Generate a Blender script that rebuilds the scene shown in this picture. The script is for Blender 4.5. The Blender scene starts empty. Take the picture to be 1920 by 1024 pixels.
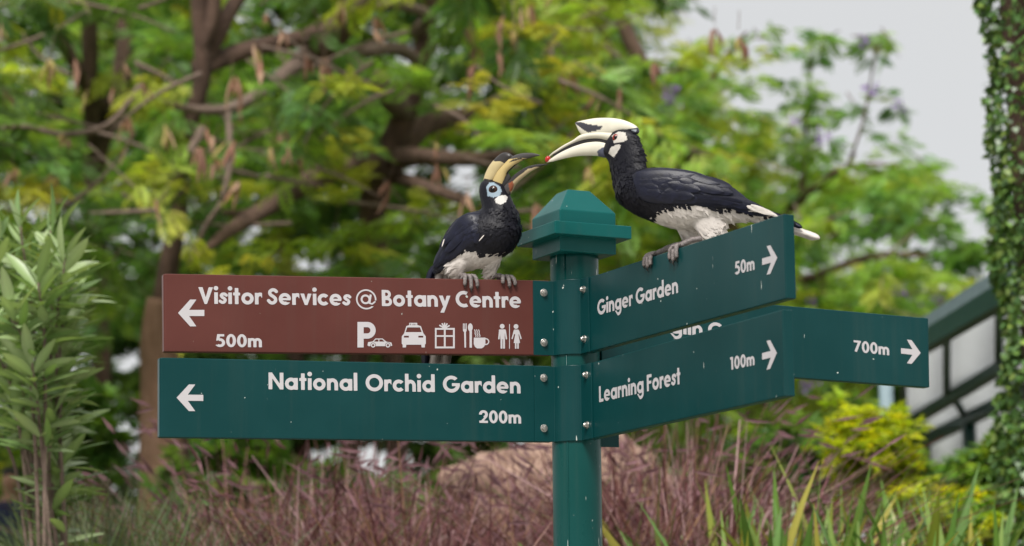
import bpy, bmesh, math, random
import numpy as np
from mathutils import Vector, Matrix, noise

random.seed(7)
RNG = np.random.default_rng(11)
SC = bpy.context.scene
COL = SC.collection
R = math.radians

# ------------------------------------------------------------------ camera
F_PX, PITCH, ROLL = 4899.35, 0.16066, 0.00973      # focal length in photo pixels (1920 wide)
CAM = np.array([-0.13766, -5.69809, 1.55])
ZREF = CAM[2] + 0.80713                             # height of the middle of the sign blades
cam_data = bpy.data.cameras.new('camera')
cam_data.lens = F_PX * 36.0 / 1920.0
cam_data.sensor_width = 36.0
cam_data.clip_end = 2000.0
cam_data.dof.use_dof = True
cam_data.dof.focus_distance = 5.62
cam_data.dof.aperture_fstop = 3.9
cam = bpy.data.objects.new('camera', cam_data)
COL.objects.link(cam)
FWD = np.array([0, math.cos(PITCH), math.sin(PITCH)])
UP0 = np.array([0, -math.sin(PITCH), math.cos(PITCH)])
RT0 = np.array([1.0, 0, 0])
cr, sr = math.cos(ROLL), math.sin(ROLL)
UP = UP0 * cr + RT0 * sr
RT = RT0 * cr - UP0 * sr
m = Matrix(((RT[0], UP[0], -FWD[0], CAM[0]), (RT[1], UP[1], -FWD[1], CAM[1]), (RT[2], UP[2], -FWD[2], CAM[2]), (0, 0, 0, 1)))
cam.matrix_world = m
SC.camera = cam

# ------------------------------------------------------------------ sky, sun, exposure
SUN_EL, SUN_AZ = R(52), math.atan2(-0.97, -0.25)    # direction the light comes from
world = bpy.data.worlds.new('World')
SC.world = world
world.use_nodes = True
nt = world.node_tree
nt.nodes.clear()
wo = nt.nodes.new('ShaderNodeOutputWorld')
sky = nt.nodes.new('ShaderNodeTexSky')
sky.sky_type = 'NISHITA'
sky.sun_disc = False
sky.sun_elevation = SUN_EL
sky.sun_rotation = math.atan2(-0.25, -0.97)
bg1 = nt.nodes.new('ShaderNodeBackground')
bg1.inputs['Strength'].default_value = 0.08
nt.links.new(sky.outputs[0], bg1.inputs['Color'])
bg2 = nt.nodes.new('ShaderNodeBackground')          # thin bright overcast
bg2.inputs['Color'].default_value = (1.0, 1.0, 0.995, 1)
bg2.inputs['Strength'].default_value = 0.425
tcw = nt.nodes.new('ShaderNodeTexCoord')
nzw = nt.nodes.new('ShaderNodeTexNoise')
nzw.inputs['Scale'].default_value = 2.2
nzw.inputs['Detail'].default_value = 5
nt.links.new(tcw.outputs['Generated'], nzw.inputs['Vector'])
mrw = nt.nodes.new('ShaderNodeMapRange')
mrw.inputs['From Min'].default_value = 0.3
mrw.inputs['From Max'].default_value = 0.62
mrw.inputs['To Min'].default_value = 0.90
mrw.inputs['To Max'].default_value = 0.97
nt.links.new(nzw.outputs[0], mrw.inputs['Value'])
mxw = nt.nodes.new('ShaderNodeMixShader')
nt.links.new(mrw.outputs[0], mxw.inputs[0])
nt.links.new(bg1.outputs[0], mxw.inputs[1])
nt.links.new(bg2.outputs[0], mxw.inputs[2])
nt.links.new(mxw.outputs[0], wo.inputs['Surface'])

sun_data = bpy.data.lights.new('sun', 'SUN')
sun_data.energy = 2.8
sun_data.angle = R(22)
sun_data.color = (1.0, 0.965, 0.91)
sun = bpy.data.objects.new('sun', sun_data)
COL.objects.link(sun)
sd = Vector((math.cos(SUN_AZ) * math.cos(SUN_EL), math.sin(SUN_AZ) * math.cos(SUN_EL), math.sin(SUN_EL)))
sun.rotation_euler = sd.to_track_quat('Z', 'Y').to_euler()
sun.location = (0, -3, 12)
vs = SC.view_settings
vs.view_transform = 'Standard'
vs.look = 'None'
vs.exposure = 0.78
vs.gamma = 1.0
vs.use_curve_mapping = False
SC.cycles.use_denoising = True
SC.cycles.max_bounces = 6
SC.cycles.transparent_max_bounces = 6

# ------------------------------------------------------------------ helpers
def ray(px, py):
    return FWD + RT * ((px - 960.0) / F_PX) + UP * ((512.0 - py) / F_PX)

def at(px, py, d):                                   # world point seen at a pixel, d metres in front of the camera
    return CAM + ray(px, py) * d

def to_px(P):
    X = np.asarray(P) - CAM
    z = X @ FWD
    return 960 + F_PX * (X @ RT) / z, 512 - F_PX * (X @ UP) / z

def z_on(py, x, y):                                  # height of the point above (x, y) that is seen at row py
    lo, hi = -2.0, 8.0
    for _ in range(50):
        mid = (lo + hi) / 2
        if to_px(np.array([x, y, mid]))[1] > py: lo = mid
        else: hi = mid
    return lo

def nrm(v):
    v = np.asarray(v, float)
    return v / max(np.linalg.norm(v), 1e-12)

def root_base(p):
    while p is not None and p.parent is not None: p = p.parent
    return np.array(p.location) if p is not None else np.zeros(3)

def mesh_data(name, V, Fc, mat, cols=None, smooth=False):
    me = bpy.data.meshes.new(name)
    V = np.asarray(V, np.float32)
    if isinstance(Fc, np.ndarray):
        k = Fc.shape[1]
        me.vertices.add(len(V)); me.vertices.foreach_set('co', V.ravel())
        me.loops.add(Fc.size); me.loops.foreach_set('vertex_index', Fc.astype(np.int32).ravel())
        me.polygons.add(len(Fc))
        me.polygons.foreach_set('loop_start', np.arange(0, Fc.size, k, dtype=np.int32))
        me.polygons.foreach_set('loop_total', np.full(len(Fc), k, np.int32))
        me.update(calc_edges=True)
    else:
        me.from_pydata([tuple(map(float, v)) for v in V], [], [tuple(int(i) for i in f) for f in Fc])
    if cols is not None:
        a = me.attributes.new('Col', 'FLOAT_COLOR', 'POINT')
        c = np.ones((len(V), 4), np.float32); c[:, :3] = np.asarray(cols)[:, :3]
        a.data.foreach_set('color', c.ravel())
    if smooth:
        me.polygons.foreach_set('use_smooth', np.ones(len(me.polygons), bool))
    if mat is not None: me.materials.append(mat)
    me.validate()
    return me

def mk(name, V, Fc, mat, parent=None, cols=None, smooth=False):
    V = np.asarray(V, float)
    if parent is not None: V = V - root_base(parent)
    o = bpy.data.objects.new(name, mesh_data(name, V, Fc, mat, cols, smooth))
    COL.objects.link(o)
    if parent is not None: o.parent = parent
    return o

def tag(o, label=None, cat=None, group=None, kind=None):
    if label: o['label'] = label
    if cat: o['category'] = cat
    if group: o['group'] = group
    if kind: o['kind'] = kind
    return o

def thing(name, loc, label, cat, group=None):
    o = bpy.data.objects.new(name, None)
    o.empty_display_size = 0.1
    o.location = [float(v) for v in loc]
    COL.objects.link(o)
    return tag(o, label, cat, group)

class MB:                                            # collects geometry for one mesh
    def __init__(s): s.V = []; s.F = []; s.C = []
    def add(s, V, Fc, c=None):
        b = len(s.V)
        s.V.extend([np.asarray(v, float) for v in V])
        s.F.extend([tuple(i + b for i in f) for f in Fc])
        if c is not None: s.C.extend([c] * len(V))
    def hexa(s, P, c=None):                          # 8 corners: bottom ring 0-3, top ring 4-7
        s.add(P, [(3, 2, 1, 0), (4, 5, 6, 7), (0, 1, 5, 4), (1, 2, 6, 5), (2, 3, 7, 6), (3, 0, 4, 7)], c)
    def bar(s, a, b, w, h, up=(0, 0, 1)):            # box beam from a to b
        a = np.asarray(a, float); b = np.asarray(b, float)
        d = nrm(b - a); sd_ = nrm(np.cross(d, up)); u = np.cross(sd_, d)
        P = [a + sd_ * w / 2 * i + u * h / 2 * j for i, j in ((-1, -1), (1, -1), (1, 1), (-1, 1))] + \
            [b + sd_ * w / 2 * i + u * h / 2 * j for i, j in ((-1, -1), (1, -1), (1, 1), (-1, 1))]
        s.hexa(P)
    def tube(s, pts, rad, n=8, c=None, wob=0.0):
        pts = [np.asarray(p, float) for p in pts]
        V = []; Fc = []
        ref = np.array([0.31, 0.17, 0.93])
        for i, p in enumerate(pts):
            t = nrm(pts[min(i + 1, len(pts) - 1)] - pts[max(i - 1, 0)])
            a = nrm(np.cross(t, ref)); b2 = np.cross(t, a)
            for k in range(n):
                q = 2 * math.pi * k / n
                rr = rad[i] * (1 + wob * noise.noise(Vector(p * 3.1) + Vector((math.cos(q), math.sin(q), 0)) * 1.3))
                V.append(p + (a * math.cos(q) + b2 * math.sin(q)) * rr)
        for i in range(len(pts) - 1):
            for k in range(n):
                Fc.append((i * n + k, i * n + (k + 1) % n, (i + 1) * n + (k + 1) % n, (i + 1) * n + k))
        Fc.append(tuple(range(n - 1, -1, -1)))
        Fc.append(tuple((len(pts) - 1) * n + k for k in range(n)))
        s.add(V, Fc, c)
    def build(s, name, mat, parent=None, smooth=False):
        return mk(name, s.V, s.F, mat, parent, np.array(s.C) if s.C else None, smooth)

def spline(pts, n):                                  # Catmull-Rom through points (any dimension)
    P = np.array(pts, float)
    P = np.vstack([2 * P[0] - P[1], P, 2 * P[-1] - P[-2]])
    out = []
    segs = len(P) - 3
    for i in range(n):
        u = i / (n - 1) * segs
        k = min(int(u), segs - 1); t = u - k
        a, b, c, d = P[k], P[k + 1], P[k + 2], P[k + 3]
        out.append(0.5 * ((2 * b) + (c - a) * t + (2 * a - 5 * b + 4 * c - d) * t * t + (3 * b - a - 3 * c + d) * t ** 3))
    return np.array(out)

def bevel(o, w, seg=2):
    md = o.modifiers.new('bevel', 'BEVEL')
    md.width = w; md.segments = seg; md.limit_method = 'ANGLE'; md.angle_limit = R(35)
    return o

# ------------------------------------------------------------------ materials
def mat_new(name):
    mt = bpy.data.materials.new(name); mt.use_nodes = True
    n = mt.node_tree
    return mt, n, n.nodes['Principled BSDF'], n.nodes['Material Output']

def nd(n, t, **kw):
    x = n.nodes.new(t)
    for k, v in kw.items():
        if k in x.inputs: x.inputs[k].default_value = v
        else: setattr(x, k, v)
    return x

def rampn(n, src, p0, p1, c0=(0, 0, 0, 1), c1=(1, 1, 1, 1)):
    r = n.nodes.new('ShaderNodeValToRGB')
    r.color_ramp.elements[0].position = p0; r.color_ramp.elements[0].color = c0
    r.color_ramp.elements[1].position = p1; r.color_ramp.elements[1].color = c1
    n.links.new(src, r.inputs[0])
    return r.outputs[0]

def mixc(n, f, a, b):
    x = n.nodes.new('ShaderNodeMix'); x.data_type = 'RGBA'
    if isinstance(f, (int, float)): x.inputs[0].default_value = f
    else: n.links.new(f, x.inputs[0])
    for s, i in ((a, 6), (b, 7)):
        if isinstance(s, tuple): x.inputs[i].default_value = s if len(s) == 4 else s + (1,)
        else: n.links.new(s, x.inputs[i])
    return x.outputs[2]

def coords(n, scale, loc=(0, 0, 0), rot=(0, 0, 0)):
    tc = n.nodes.new('ShaderNodeTexCoord'); mp = n.nodes.new('ShaderNodeMapping')
    mp.inputs['Scale'].default_value = scale; mp.inputs['Location'].default_value = loc
    mp.inputs['Rotation'].default_value = rot
    n.links.new(tc.outputs['Object'], mp.inputs[0])
    return mp.outputs[0]

def tnoise(n, vec, scale, detail=4, rough=0.55):
    t = nd(n, 'ShaderNodeTexNoise', Scale=scale, Detail=detail, Roughness=rough)
    n.links.new(vec, t.inputs['Vector'])
    return t.outputs[0]

def bump(n, b, h, strength, dist):
    x = nd(n, 'ShaderNodeBump', Strength=strength, Distance=dist)
    n.links.new(h, x.inputs['Height']); n.links.new(x.outputs[0], b.inputs['Normal'])

def paint(name, c, rough=0.32, chips=0.0, seed=0.0):
    """glossy powder-coated sheet metal: slight mottling, fine vertical nicks and dust"""
    mt, n, b, o = mat_new(name)
    big = tnoise(n, coords(n, (5, 5, 5), (seed, 0, 0)), 1.0, 5)
    c1 = mixc(n, rampn(n, big, 0.35, 0.7), c, tuple(v * 1.16 + 0.003 for v in c))
    nick = tnoise(n, coords(n, (150, 150, 16), (seed, seed, 0)), 1.0, 2, 0.4)
    dot = tnoise(n, coords(n, (95, 95, 80), (0, seed, seed)), 1.0, 2, 0.4)
    f1 = rampn(n, nick, 0.755 - chips * .045, 0.775 - chips * .045)
    f2 = rampn(n, dot, 0.765 - chips * .03, 0.785 - chips * .03)
    c2 = mixc(n, f1, c1, (0.5, 0.53, 0.5))
    c3 = mixc(n, f2, c2, (0.42, 0.46, 0.43))
    run = tnoise(n, coords(n, (38, 38, 1.6), (seed, 2, 0)), 1.0, 4, 0.6)
    c3 = mixc(n, rampn(n, run, 0.52, 0.80, (0, 0, 0, 1), (0.10, 0.10, 0.10, 1)), c3, (0.08, 0.09, 0.075))
    n.links.new(c3, b.inputs['Base Color']); b.inputs['Specular IOR Level'].default_value = 0.22
    rr = nd(n, 'ShaderNodeMapRange'); rr.inputs['To Min'].default_value = rough - .07; rr.inputs['To Max'].default_value = rough + .14
    n.links.new(tnoise(n, coords(n, (9, 9, 3)), 2.0, 6), rr.inputs[0]); n.links.new(rr.outputs[0], b.inputs['Roughness'])
    bump(n, b, tnoise(n, coords(n, (1, 1, 1)), 420.0, 2), 0.05, 0.0006)
    return mt

def plain(name, c, rough=0.6, metal=0.0, var=0.2, scale=20.0, bmp=0.2, bscale=120.0, bdist=0.002, spec=0.5):
    mt, n, b, o = mat_new(name)
    f = rampn(n, tnoise(n, coords(n, (1, 1, 1)), scale, 5), 0.3, 0.7)
    n.links.new(mixc(n, f, tuple(v * (1 - var) for v in c), tuple(min(1, v * (1 + var)) for v in c)), b.inputs['Base Color'])
    b.inputs['Roughness'].default_value = rough; b.inputs['Metallic'].default_value = metal
    b.inputs['Specular IOR Level'].default_value = spec
    if bmp: bump(n, b, tnoise(n, coords(n, (1, 1, 1)), bscale, 4), bmp, bdist)
    return mt

def leafmat(name, rough=0.45, trans=0.5, tint=(1.25, 1.2, 0.5), spec=0.4):
    """leaf: own colour from the Col attribute, light passing through the blade"""
    mt, n, b, o = mat_new(name)
    at_ = nd(n, 'ShaderNodeAttribute', attribute_name='Col')
    b.inputs['Roughness'].default_value = rough
    b.inputs['Specular IOR Level'].default_value = spec
    n.links.new(at_.outputs['Color'], b.inputs['Base Color'])
    tr = nd(n, 'ShaderNodeBsdfTranslucent')
    mu = n.nodes.new('ShaderNodeMix'); mu.data_type = 'RGBA'; mu.blend_type = 'MULTIPLY'; mu.inputs[0].default_value = 1
    n.links.new(at_.outputs['Color'], mu.inputs[6]); mu.inputs[7].default_value = tint + (1,)
    n.links.new(mu.outputs[2], tr.inputs['Color'])
    mx = nd(n, 'ShaderNodeMixShader'); mx.inputs[0].default_value = trans
    n.links.new(b.outputs[0], mx.inputs[1]); n.links.new(tr.outputs[0], mx.inputs[2])
    n.links.new(mx.outputs[0], o.inputs['Surface'])
    return mt

def colmat(name, rough=0.5, spec=0.5, sheen=0.0, bmp=0.3, bscale=(260, 260, 260), dist=0.0012, coat=0.0, detail=3):
    mt, n, b, o = mat_new(name)
    at_ = nd(n, 'ShaderNodeAttribute', attribute_name='Col')
    f = rampn(n, tnoise(n, coords(n, (bscale[0] * .25,) * 3), 1.0, 4), 0.3, 0.7)
    mu = n.nodes.new('ShaderNodeMix'); mu.data_type = 'RGBA'; mu.blend_type = 'MULTIPLY'; mu.inputs[0].default_value = 1
    n.links.new(at_.outputs['Color'], mu.inputs[6])
    n.links.new(mixc(n, f, (0.84, 0.84, 0.85), (1.0, 1.0, 1.0)), mu.inputs[7])
    n.links.new(mu.outputs[2], b.inputs['Base Color'])
    b.inputs['Roughness'].default_value = rough; b.inputs['Specular IOR Level'].default_value = spec
    b.inputs['Sheen Weight'].default_value = sheen; b.inputs['Sheen Roughness'].default_value = 0.4
    b.inputs['Coat Weight'].default_value = coat; b.inputs['Coat Roughness'].default_value = 0.15
    if bmp: bump(n, b, tnoise(n, coords(n, bscale), 1.0, detail), bmp, dist)
    return mt

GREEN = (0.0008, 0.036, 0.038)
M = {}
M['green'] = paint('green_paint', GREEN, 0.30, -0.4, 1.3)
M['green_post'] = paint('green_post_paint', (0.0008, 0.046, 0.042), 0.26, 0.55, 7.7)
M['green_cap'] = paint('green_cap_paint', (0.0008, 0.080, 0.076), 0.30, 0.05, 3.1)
M['brown'] = paint('brown_paint', (0.086, 0.025, 0.020), 0.34, -0.2, 5.9)
M['print'] = plain('white_print', (0.47, 0.45, 0.47), 0.5, var=0.04, bmp=0)
M['steel'] = plain('bolt_steel', (0.55, 0.53, 0.5), 0.3, 1.0, 0.25, 300.0, 0.3, 500.0)
# ------------------------------------------------------------------ lettering: geometric sans drawn as distance fields
SW, XH, RO = 0.215, 0.70, 0.365

class G2:                                            # a grid that shapes are united on
    def __init__(s, x0, y0, x1, y1, h):
        s.h = h; s.x0 = x0; s.y0 = y0
        nx = int((x1 - x0) / h) + 2; ny = int((y1 - y0) / h) + 2
        s.X, s.Y = np.meshgrid(x0 + np.arange(nx) * h, y0 + np.arange(ny) * h)
        s.D = np.full(s.X.shape, 9.0)
    def u(s, d): s.D = np.minimum(s.D, d)
    def cut(s, d): s.D = np.maximum(s.D, -d)
    def box(s, x0, y0, x1, y1):
        return np.maximum(np.maximum(x0 - s.X, s.X - x1), np.maximum(y0 - s.Y, s.Y - y1))
    def ell(s, cx, cy, rx, ry=None):
        ry = ry or rx
        return (np.sqrt(((s.X - cx) / rx) ** 2 + ((s.Y - cy) / ry) ** 2) - 1) * min(rx, ry)
    def ring(s, cx, cy, rx, w, ry=None):
        ry = ry or rx
        return np.maximum(s.ell(cx, cy, rx, ry), -s.ell(cx, cy, rx - w, ry - w))
    def seg(s, x0, y0, x1, y1, w, rnd=False):        # straight stroke, butt or round ends
        L = math.hypot(x1 - x0, y1 - y0); ux, uy = (x1 - x0) / L, (y1 - y0) / L
        a = (s.X - x0) * ux + (s.Y - y0) * uy; b = -(s.X - x0) * uy + (s.Y - y0) * ux
        if rnd:
            c = np.clip(a, 0, L)
            return np.hypot(a - c, b) - w / 2
        return np.maximum(np.maximum(-a, a - L), np.abs(b) - w / 2)
    def path(s, pts, w, n=0):
        P = spline(pts, n) if n else np.array(pts, float)
        d = np.full(s.X.shape, 9.0)
        for (a, b), (c, e) in zip(P[:-1], P[1:]):
            d = np.minimum(d, s.seg(a, b, c, e, w, True))
        return d
    def poly(s, pts):
        P = np.array(pts, float); d = np.full(s.X.shape, 1e9); ins = np.zeros(s.X.shape, bool)
        for i in range(len(P)):
            a, b = P[i], P[(i + 1) % len(P)]
            ex, ey = b - a; wx, wy = s.X - a[0], s.Y - a[1]
            t = np.clip((wx * ex + wy * ey) / (ex * ex + ey * ey + 1e-12), 0, 1)
            d = np.minimum(d, np.hypot(wx - ex * t, wy - ey * t))
            c = (a[1] > s.Y) != (b[1] > s.Y)
            with np.errstate(divide='ignore', invalid='ignore'):
                xi = (b[0] - a[0]) * (s.Y - a[1]) / (b[1] - a[1] if b[1] != a[1] else 1e-12) + a[0]
            ins ^= c & (s.X < xi)
        return np.where(ins, -d, d)
    def mesh(s):                                     # marching squares, full cells merged into row runs
        D = s.D; V = []; Fc = []; ny, nx = D.shape; cache = {}
        D = np.where(np.abs(D) < 1e-6, 1e-6, D)
        def pt(x, y):
            k = (round(x, 6), round(y, 6))
            if k not in cache: cache[k] = len(V); V.append((x, y))
            return cache[k]
        X, Y = s.X, s.Y
        ins = D < 0
        for j in range(ny - 1):
            run = None
            cnt = ins[j, :-1].astype(int) + ins[j, 1:] + ins[j + 1, :-1] + ins[j + 1, 1:]
            for i in range(nx):
                full = i < nx - 1 and cnt[i] == 4
                if full and run is None: run = i
                if not full and run is not None:
                    Fc.append((pt(X[j, run], Y[j, run]), pt(X[j, i], Y[j, i]), pt(X[j + 1, i], Y[j + 1, i]), pt(X[j + 1, run], Y[j + 1, run])))
                    run = None
                if i < nx - 1 and 0 < cnt[i] < 4:
                    c = [(j, i), (j, i + 1), (j + 1, i + 1), (j + 1, i)]; f = []
                    for a in range(4):
                        p, q = c[a], c[(a + 1) % 4]
                        if D[p] < 0: f.append(pt(X[p], Y[p]))
                        if (D[p] < 0) != (D[q] < 0):
                            t = D[p] / (D[p] - D[q])
                            f.append(pt(X[p] + (X[q] - X[p]) * t, Y[p] + (Y[q] - Y[p]) * t))
                    f = [v for k, v in enumerate(f) if v != f[k - 1]]
                    if len(f) >= 3: Fc.append(tuple(f))
        return np.array(V).reshape(-1, 2), Fc

def glyph(ch):
    g = G2(-0.1, -0.42, 1.3, 1.2, 0.026)
    w = SW; x = XH; r = RO; cy = x / 2
    B = lambda *a: g.u(g.box(*a))
    adv = None
    if ch in 'odagec':
        if ch == 'c':
            g.u(g.ring(r, cy, r, w)); g.cut(g.poly([(r, cy), (r + .5, cy + .42), (r + .9, cy), (r + .5, cy - .42)])); adv = 2 * r - .08
        elif ch == 'e':
            g.u(g.ring(r, cy, r, w * .95)); g.cut(g.poly([(r * .9, cy - .02), (2, cy - .02), (2, cy - .20), (r + .12, cy - .20)])); B(.1, cy - .075, 2 * r - .03, cy + .06); adv = 2 * r
        else:
            g.u(g.ring(r, cy, r, w)); adv = 2 * r
            if ch in 'adg':
                X1 = 2 * r + .02; B(X1 - w, {'a': 0, 'd': 0, 'g': -.02}[ch], X1, 1.08 if ch == 'd' else x); adv = X1
            if ch == 'g':
                k = g.ring(r + .01, -.03, r + .01, w * .93, .345); g.u(np.maximum(np.maximum(k, g.Y + .02), -(g.X + g.Y * .9 - .0 + .02)))
    elif ch == 'i': B(0, 0, w, x); g.u(g.ell(w / 2, .95, .135)); adv = w
    elif ch == 'l': B(0, 0, w, 1.08); adv = w
    elif ch in 'nh':
        W = .65; rr = W / 2
        B(0, 0, w, 1.08 if ch == 'h' else x)
        k = g.ring(rr, x - .36 + .02, rr, w, .36); g.u(np.maximum(k, (x - .36) - g.Y)); B(W - w, 0, W, x - .35); adv = W
    elif ch == 'm':
        W = .55; rr = W / 2; s2 = w * .93
        B(0, 0, s2, x)
        for ox in (0, W - s2):
            k = g.ring(ox + rr, x - .31 + .02, rr, s2, .31); g.u(np.maximum(k, (x - .31) - g.Y)); B(ox + W - s2, 0, ox + W, x - .3)
        adv = 2 * W - s2
    elif ch == 'r':
        B(0, 0, w, x); k = g.ring(.31, x - .33, .31, w, .35); g.u(np.maximum(np.maximum(k, (x - .30) - g.Y), g.X - .43)); adv = .42
    elif ch == 't': B(.1, 0, .1 + w, .98); B(0, x - .17, .2 + w, x); adv = .2 + w
    elif ch == 's': g.u(g.path([(.43, .53), (.33, .60), (.2, .595), (.125, .52), (.17, .42), (.29, .34), (.36, .24), (.30, .125), (.18, .095), (.055, .17)], w * .83, 40)); adv = .47
    elif ch == 'S': g.u(g.path([(.53, .80), (.42, .89), (.27, .89), (.145, .78), (.17, .62), (.33, .50), (.46, .38), (.465, .22), (.34, .11), (.18, .12), (.06, .24)], w * .92, 44)); adv = .6
    elif ch == 'v': g.u(g.poly([(0, x), (.23, x), (.34, .30), (.45, x), (.68, x), (.42, 0), (.26, 0)])); adv = .68
    elif ch == 'y': g.u(g.poly([(0, x), (.24, x), (.375, .33), (.48, x), (.72, x), (.30, -.36), (.06, -.36), (.25, .02)])); adv = .72
    elif ch == 'V': g.u(g.poly([(0, 1), (.25, 1), (.43, .38), (.61, 1), (.86, 1), (.50, -.02), (.36, -.02)])); adv = .86
    elif ch == 'N': B(0, 0, w, 1); B(.86 - w, 0, .86, 1); g.u(g.poly([(0, 1), (.2, 1), (.86, .02), (.86, 0), (.66, 0), (0, .98)])); adv = .86
    elif ch == 'O': g.u(g.ring(.5, .5, .515, w)); adv = 1.0
    elif ch in 'CG':
        g.u(g.ring(.5, .5, .515, w))
        if ch == 'C': g.cut(g.box(.66, .02, 2, .98) if False else g.poly([(.5, .5), (.84, 1.1), (1.4, 1.1), (1.4, -.1), (.84, -.1)])); adv = .78
        else: g.cut(g.poly([(.5, .56), (.95, .92), (1.4, .92), (1.4, .56)])); B(.53, .38, .97, .56); adv = .99
    elif ch == 'B':
        B(0, 0, w, 1)
        for y0, y1, X1 in ((.46, 1, .56), (0, .54, .62)):
            h2 = (y1 - y0) / 2
            k = np.maximum(g.ell(X1 - h2, (y0 + y1) / 2, h2), (X1 - h2) - g.X); k = np.minimum(k, g.box(0, y0, X1 - h2, y1))
            t = .165
            k2 = np.maximum(g.ell(X1 - h2, (y0 + y1) / 2, h2 - t * 1.05), (X1 - h2) - g.X); k2 = np.minimum(k2, g.box(w, y0 + t, X1 - h2, y1 - t))
            g.u(np.maximum(k, -k2))
        adv = .62
    elif ch == 'L': B(0, 0, w, 1); B(0, 0, .52, .19); adv = .52
    elif ch == 'F': B(0, 0, w, 1); B(0, .81, .54, 1); B(0, .43, .50, .61); adv = .54
    elif ch == 'T': B(.2, 0, .2 + w, 1); B(0, .81, .4 + w, 1); adv = .6
    elif ch == 'P':
        B(0, 0, .26, 1); k = np.minimum(np.maximum(g.ell(.42, .69, .31), .42 - g.X), g.box(0, .38, .42, 1))
        k2 = np.minimum(np.maximum(g.ell(.42, .69, .12), .42 - g.X), g.box(.26, .57, .42, .81)); g.u(np.maximum(k, -k2)); adv = .73
    elif ch == '0': g.u(g.ring(.31, .5, .315, w * .95, .515)); adv = .62
    elif ch == '1': B(.13, 0, .13 + w, 1); g.u(g.poly([(0, 1), (.2, 1), (.2, .8), (.02, .8)])); adv = .40
    elif ch == '2':
        k = g.ring(.30, .69, .315, w * .95, .325); g.u(np.maximum(k, -np.minimum(g.Y - .60 + (g.X < .3) * .04, 9) if False else -(g.Y - .66 + np.where(g.X > .3, .22, 0))))
        g.u(g.poly([(.0, 0), (.0, .04), (.36, .45), (.52, .62), (.60, .60), (.58, .50), (.30, .15)])); B(0, 0, .61, .18); adv = .62
    elif ch == '5':
        g.u(g.ring(.27, .33, .33, w * .95, .345)); g.cut(g.poly([(-.2, .17), (.13, .17), (.25, .34), (.18, .56), (-.2, .56)]))
        g.u(g.poly([(.10, 1), (.29, 1), (.24, .56), (.12, .50), (.03, .47)])); B(.12, .82, .55, 1); adv = .6
    elif ch == '7': B(0, .82, .6, 1); g.u(g.poly([(.36, .86), (.60, .86), (.60, .95), (.26, -.01), (.06, .06)])); adv = .6
    elif ch == '@':
        g.u(np.maximum(g.ring(.62, .40, .62, .095), -g.box(.62, -.3, 1.4, .12) if False else g.ring(.62, .40, .62, .095)))
        g.cut(g.poly([(.62, .40), (1.5, .30), (1.5, -.05), (.95, -.02)]))
        g.u(g.ring(.58, .40, .30, .12)); g.u(g.seg(.90, .70, .80, .14, .13)); g.u(g.path([(.83, .16), (.98, .12), (1.15, .26)], .09)); adv = 1.24
    V, Fc = g.mesh()
    return V, Fc, adv

_gc = {}
def text_mesh(s, track=0.075, space=0.30):
    V = []; Fc = []; x = 0
    for ch in s:
        if ch == ' ': x += space; continue
        if ch not in _gc: _gc[ch] = glyph(ch)
        v, f, a = _gc[ch]
        b = len(V); V.extend([(p[0] + x, p[1]) for p in v]); Fc.extend([tuple(i + b for i in q) for q in f])
        x += a + track
    return np.array(V), Fc, x - track

# ------------------------------------------------------------------ the ground: level foreground, planted bank behind the signpost
def ground_z(x, y):
    t = np.clip((y - 0.45) / 1.9, 0, 1); t = t * t * (3 - 2 * t)
    t2 = np.clip((y - 2.3) / 12.0, 0, 1)
    return 1.32 * t + 0.28 * t2 + np.where(y > 2, 0.03, 0.012) * np.sin(x * 1.7 + y * .6) * np.cos(y * 1.3 - x * .4)
gx = np.unique(np.concatenate([np.linspace(-400, -20, 12), np.linspace(-20, 20, 90), np.linspace(20, 400, 12)]))
gy = np.unique(np.concatenate([np.linspace(-150, -8, 8), np.linspace(-8, 16, 90), np.linspace(16, 600, 16)]))
GX, GY = np.meshgrid(gx, gy)
gv = np.stack([GX.ravel(), GY.ravel(), ground_z(GX, GY).ravel()], 1)
nx = len(gx)
gf = np.array([(j * nx + i, j * nx + i + 1, (j + 1) * nx + i + 1, (j + 1) * nx + i) for j in range(len(gy) - 1) for i in range(nx - 1)])
mt, n, b, o = mat_new('lawn_soil')
f1 = rampn(n, tnoise(n, coords(n, (1, 1, 1)), 0.9, 6), 0.42, 0.6)
f2 = tnoise(n, coords(n, (1, 1, 1)), 40.0, 5)
n.links.new(mixc(n, f1, mixc(n, f2, (0.03, 0.06, 0.012), (0.07, 0.11, 0.025)), mixc(n, f2, (0.045, 0.03, 0.018), (0.10, 0.07, 0.045))), b.inputs['Base Color'])
b.inputs['Roughness'].default_value = 0.95
bump(n, b, f2, 0.6, 0.03)
M['ground'] = mt
tag(mk('ground', gv, gf, M['ground'], smooth=True), kind='structure')

M['bounce_paving'] = plain('pale_bounce_paving', (0.42, 0.40, 0.36), 0.85, var=0.18, scale=6.0, bmp=0.4, bscale=60.0, bdist=.004)  # kept pale so the slab reflects light upward
pv = [(-30, -9, .0), (30, -9, .0), (30, .38, .0), (-30, .38, .0)]
mb = MB(); mb.hexa([(x, y, -.05) for x, y, z in pv] + [(x, y, .035) for x, y, z in pv]); tag(mb.build('path', M['bounce_paving']), kind='structure')  # unseen slab, added to bounce light onto the birds' bellies and blade undersides
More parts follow.
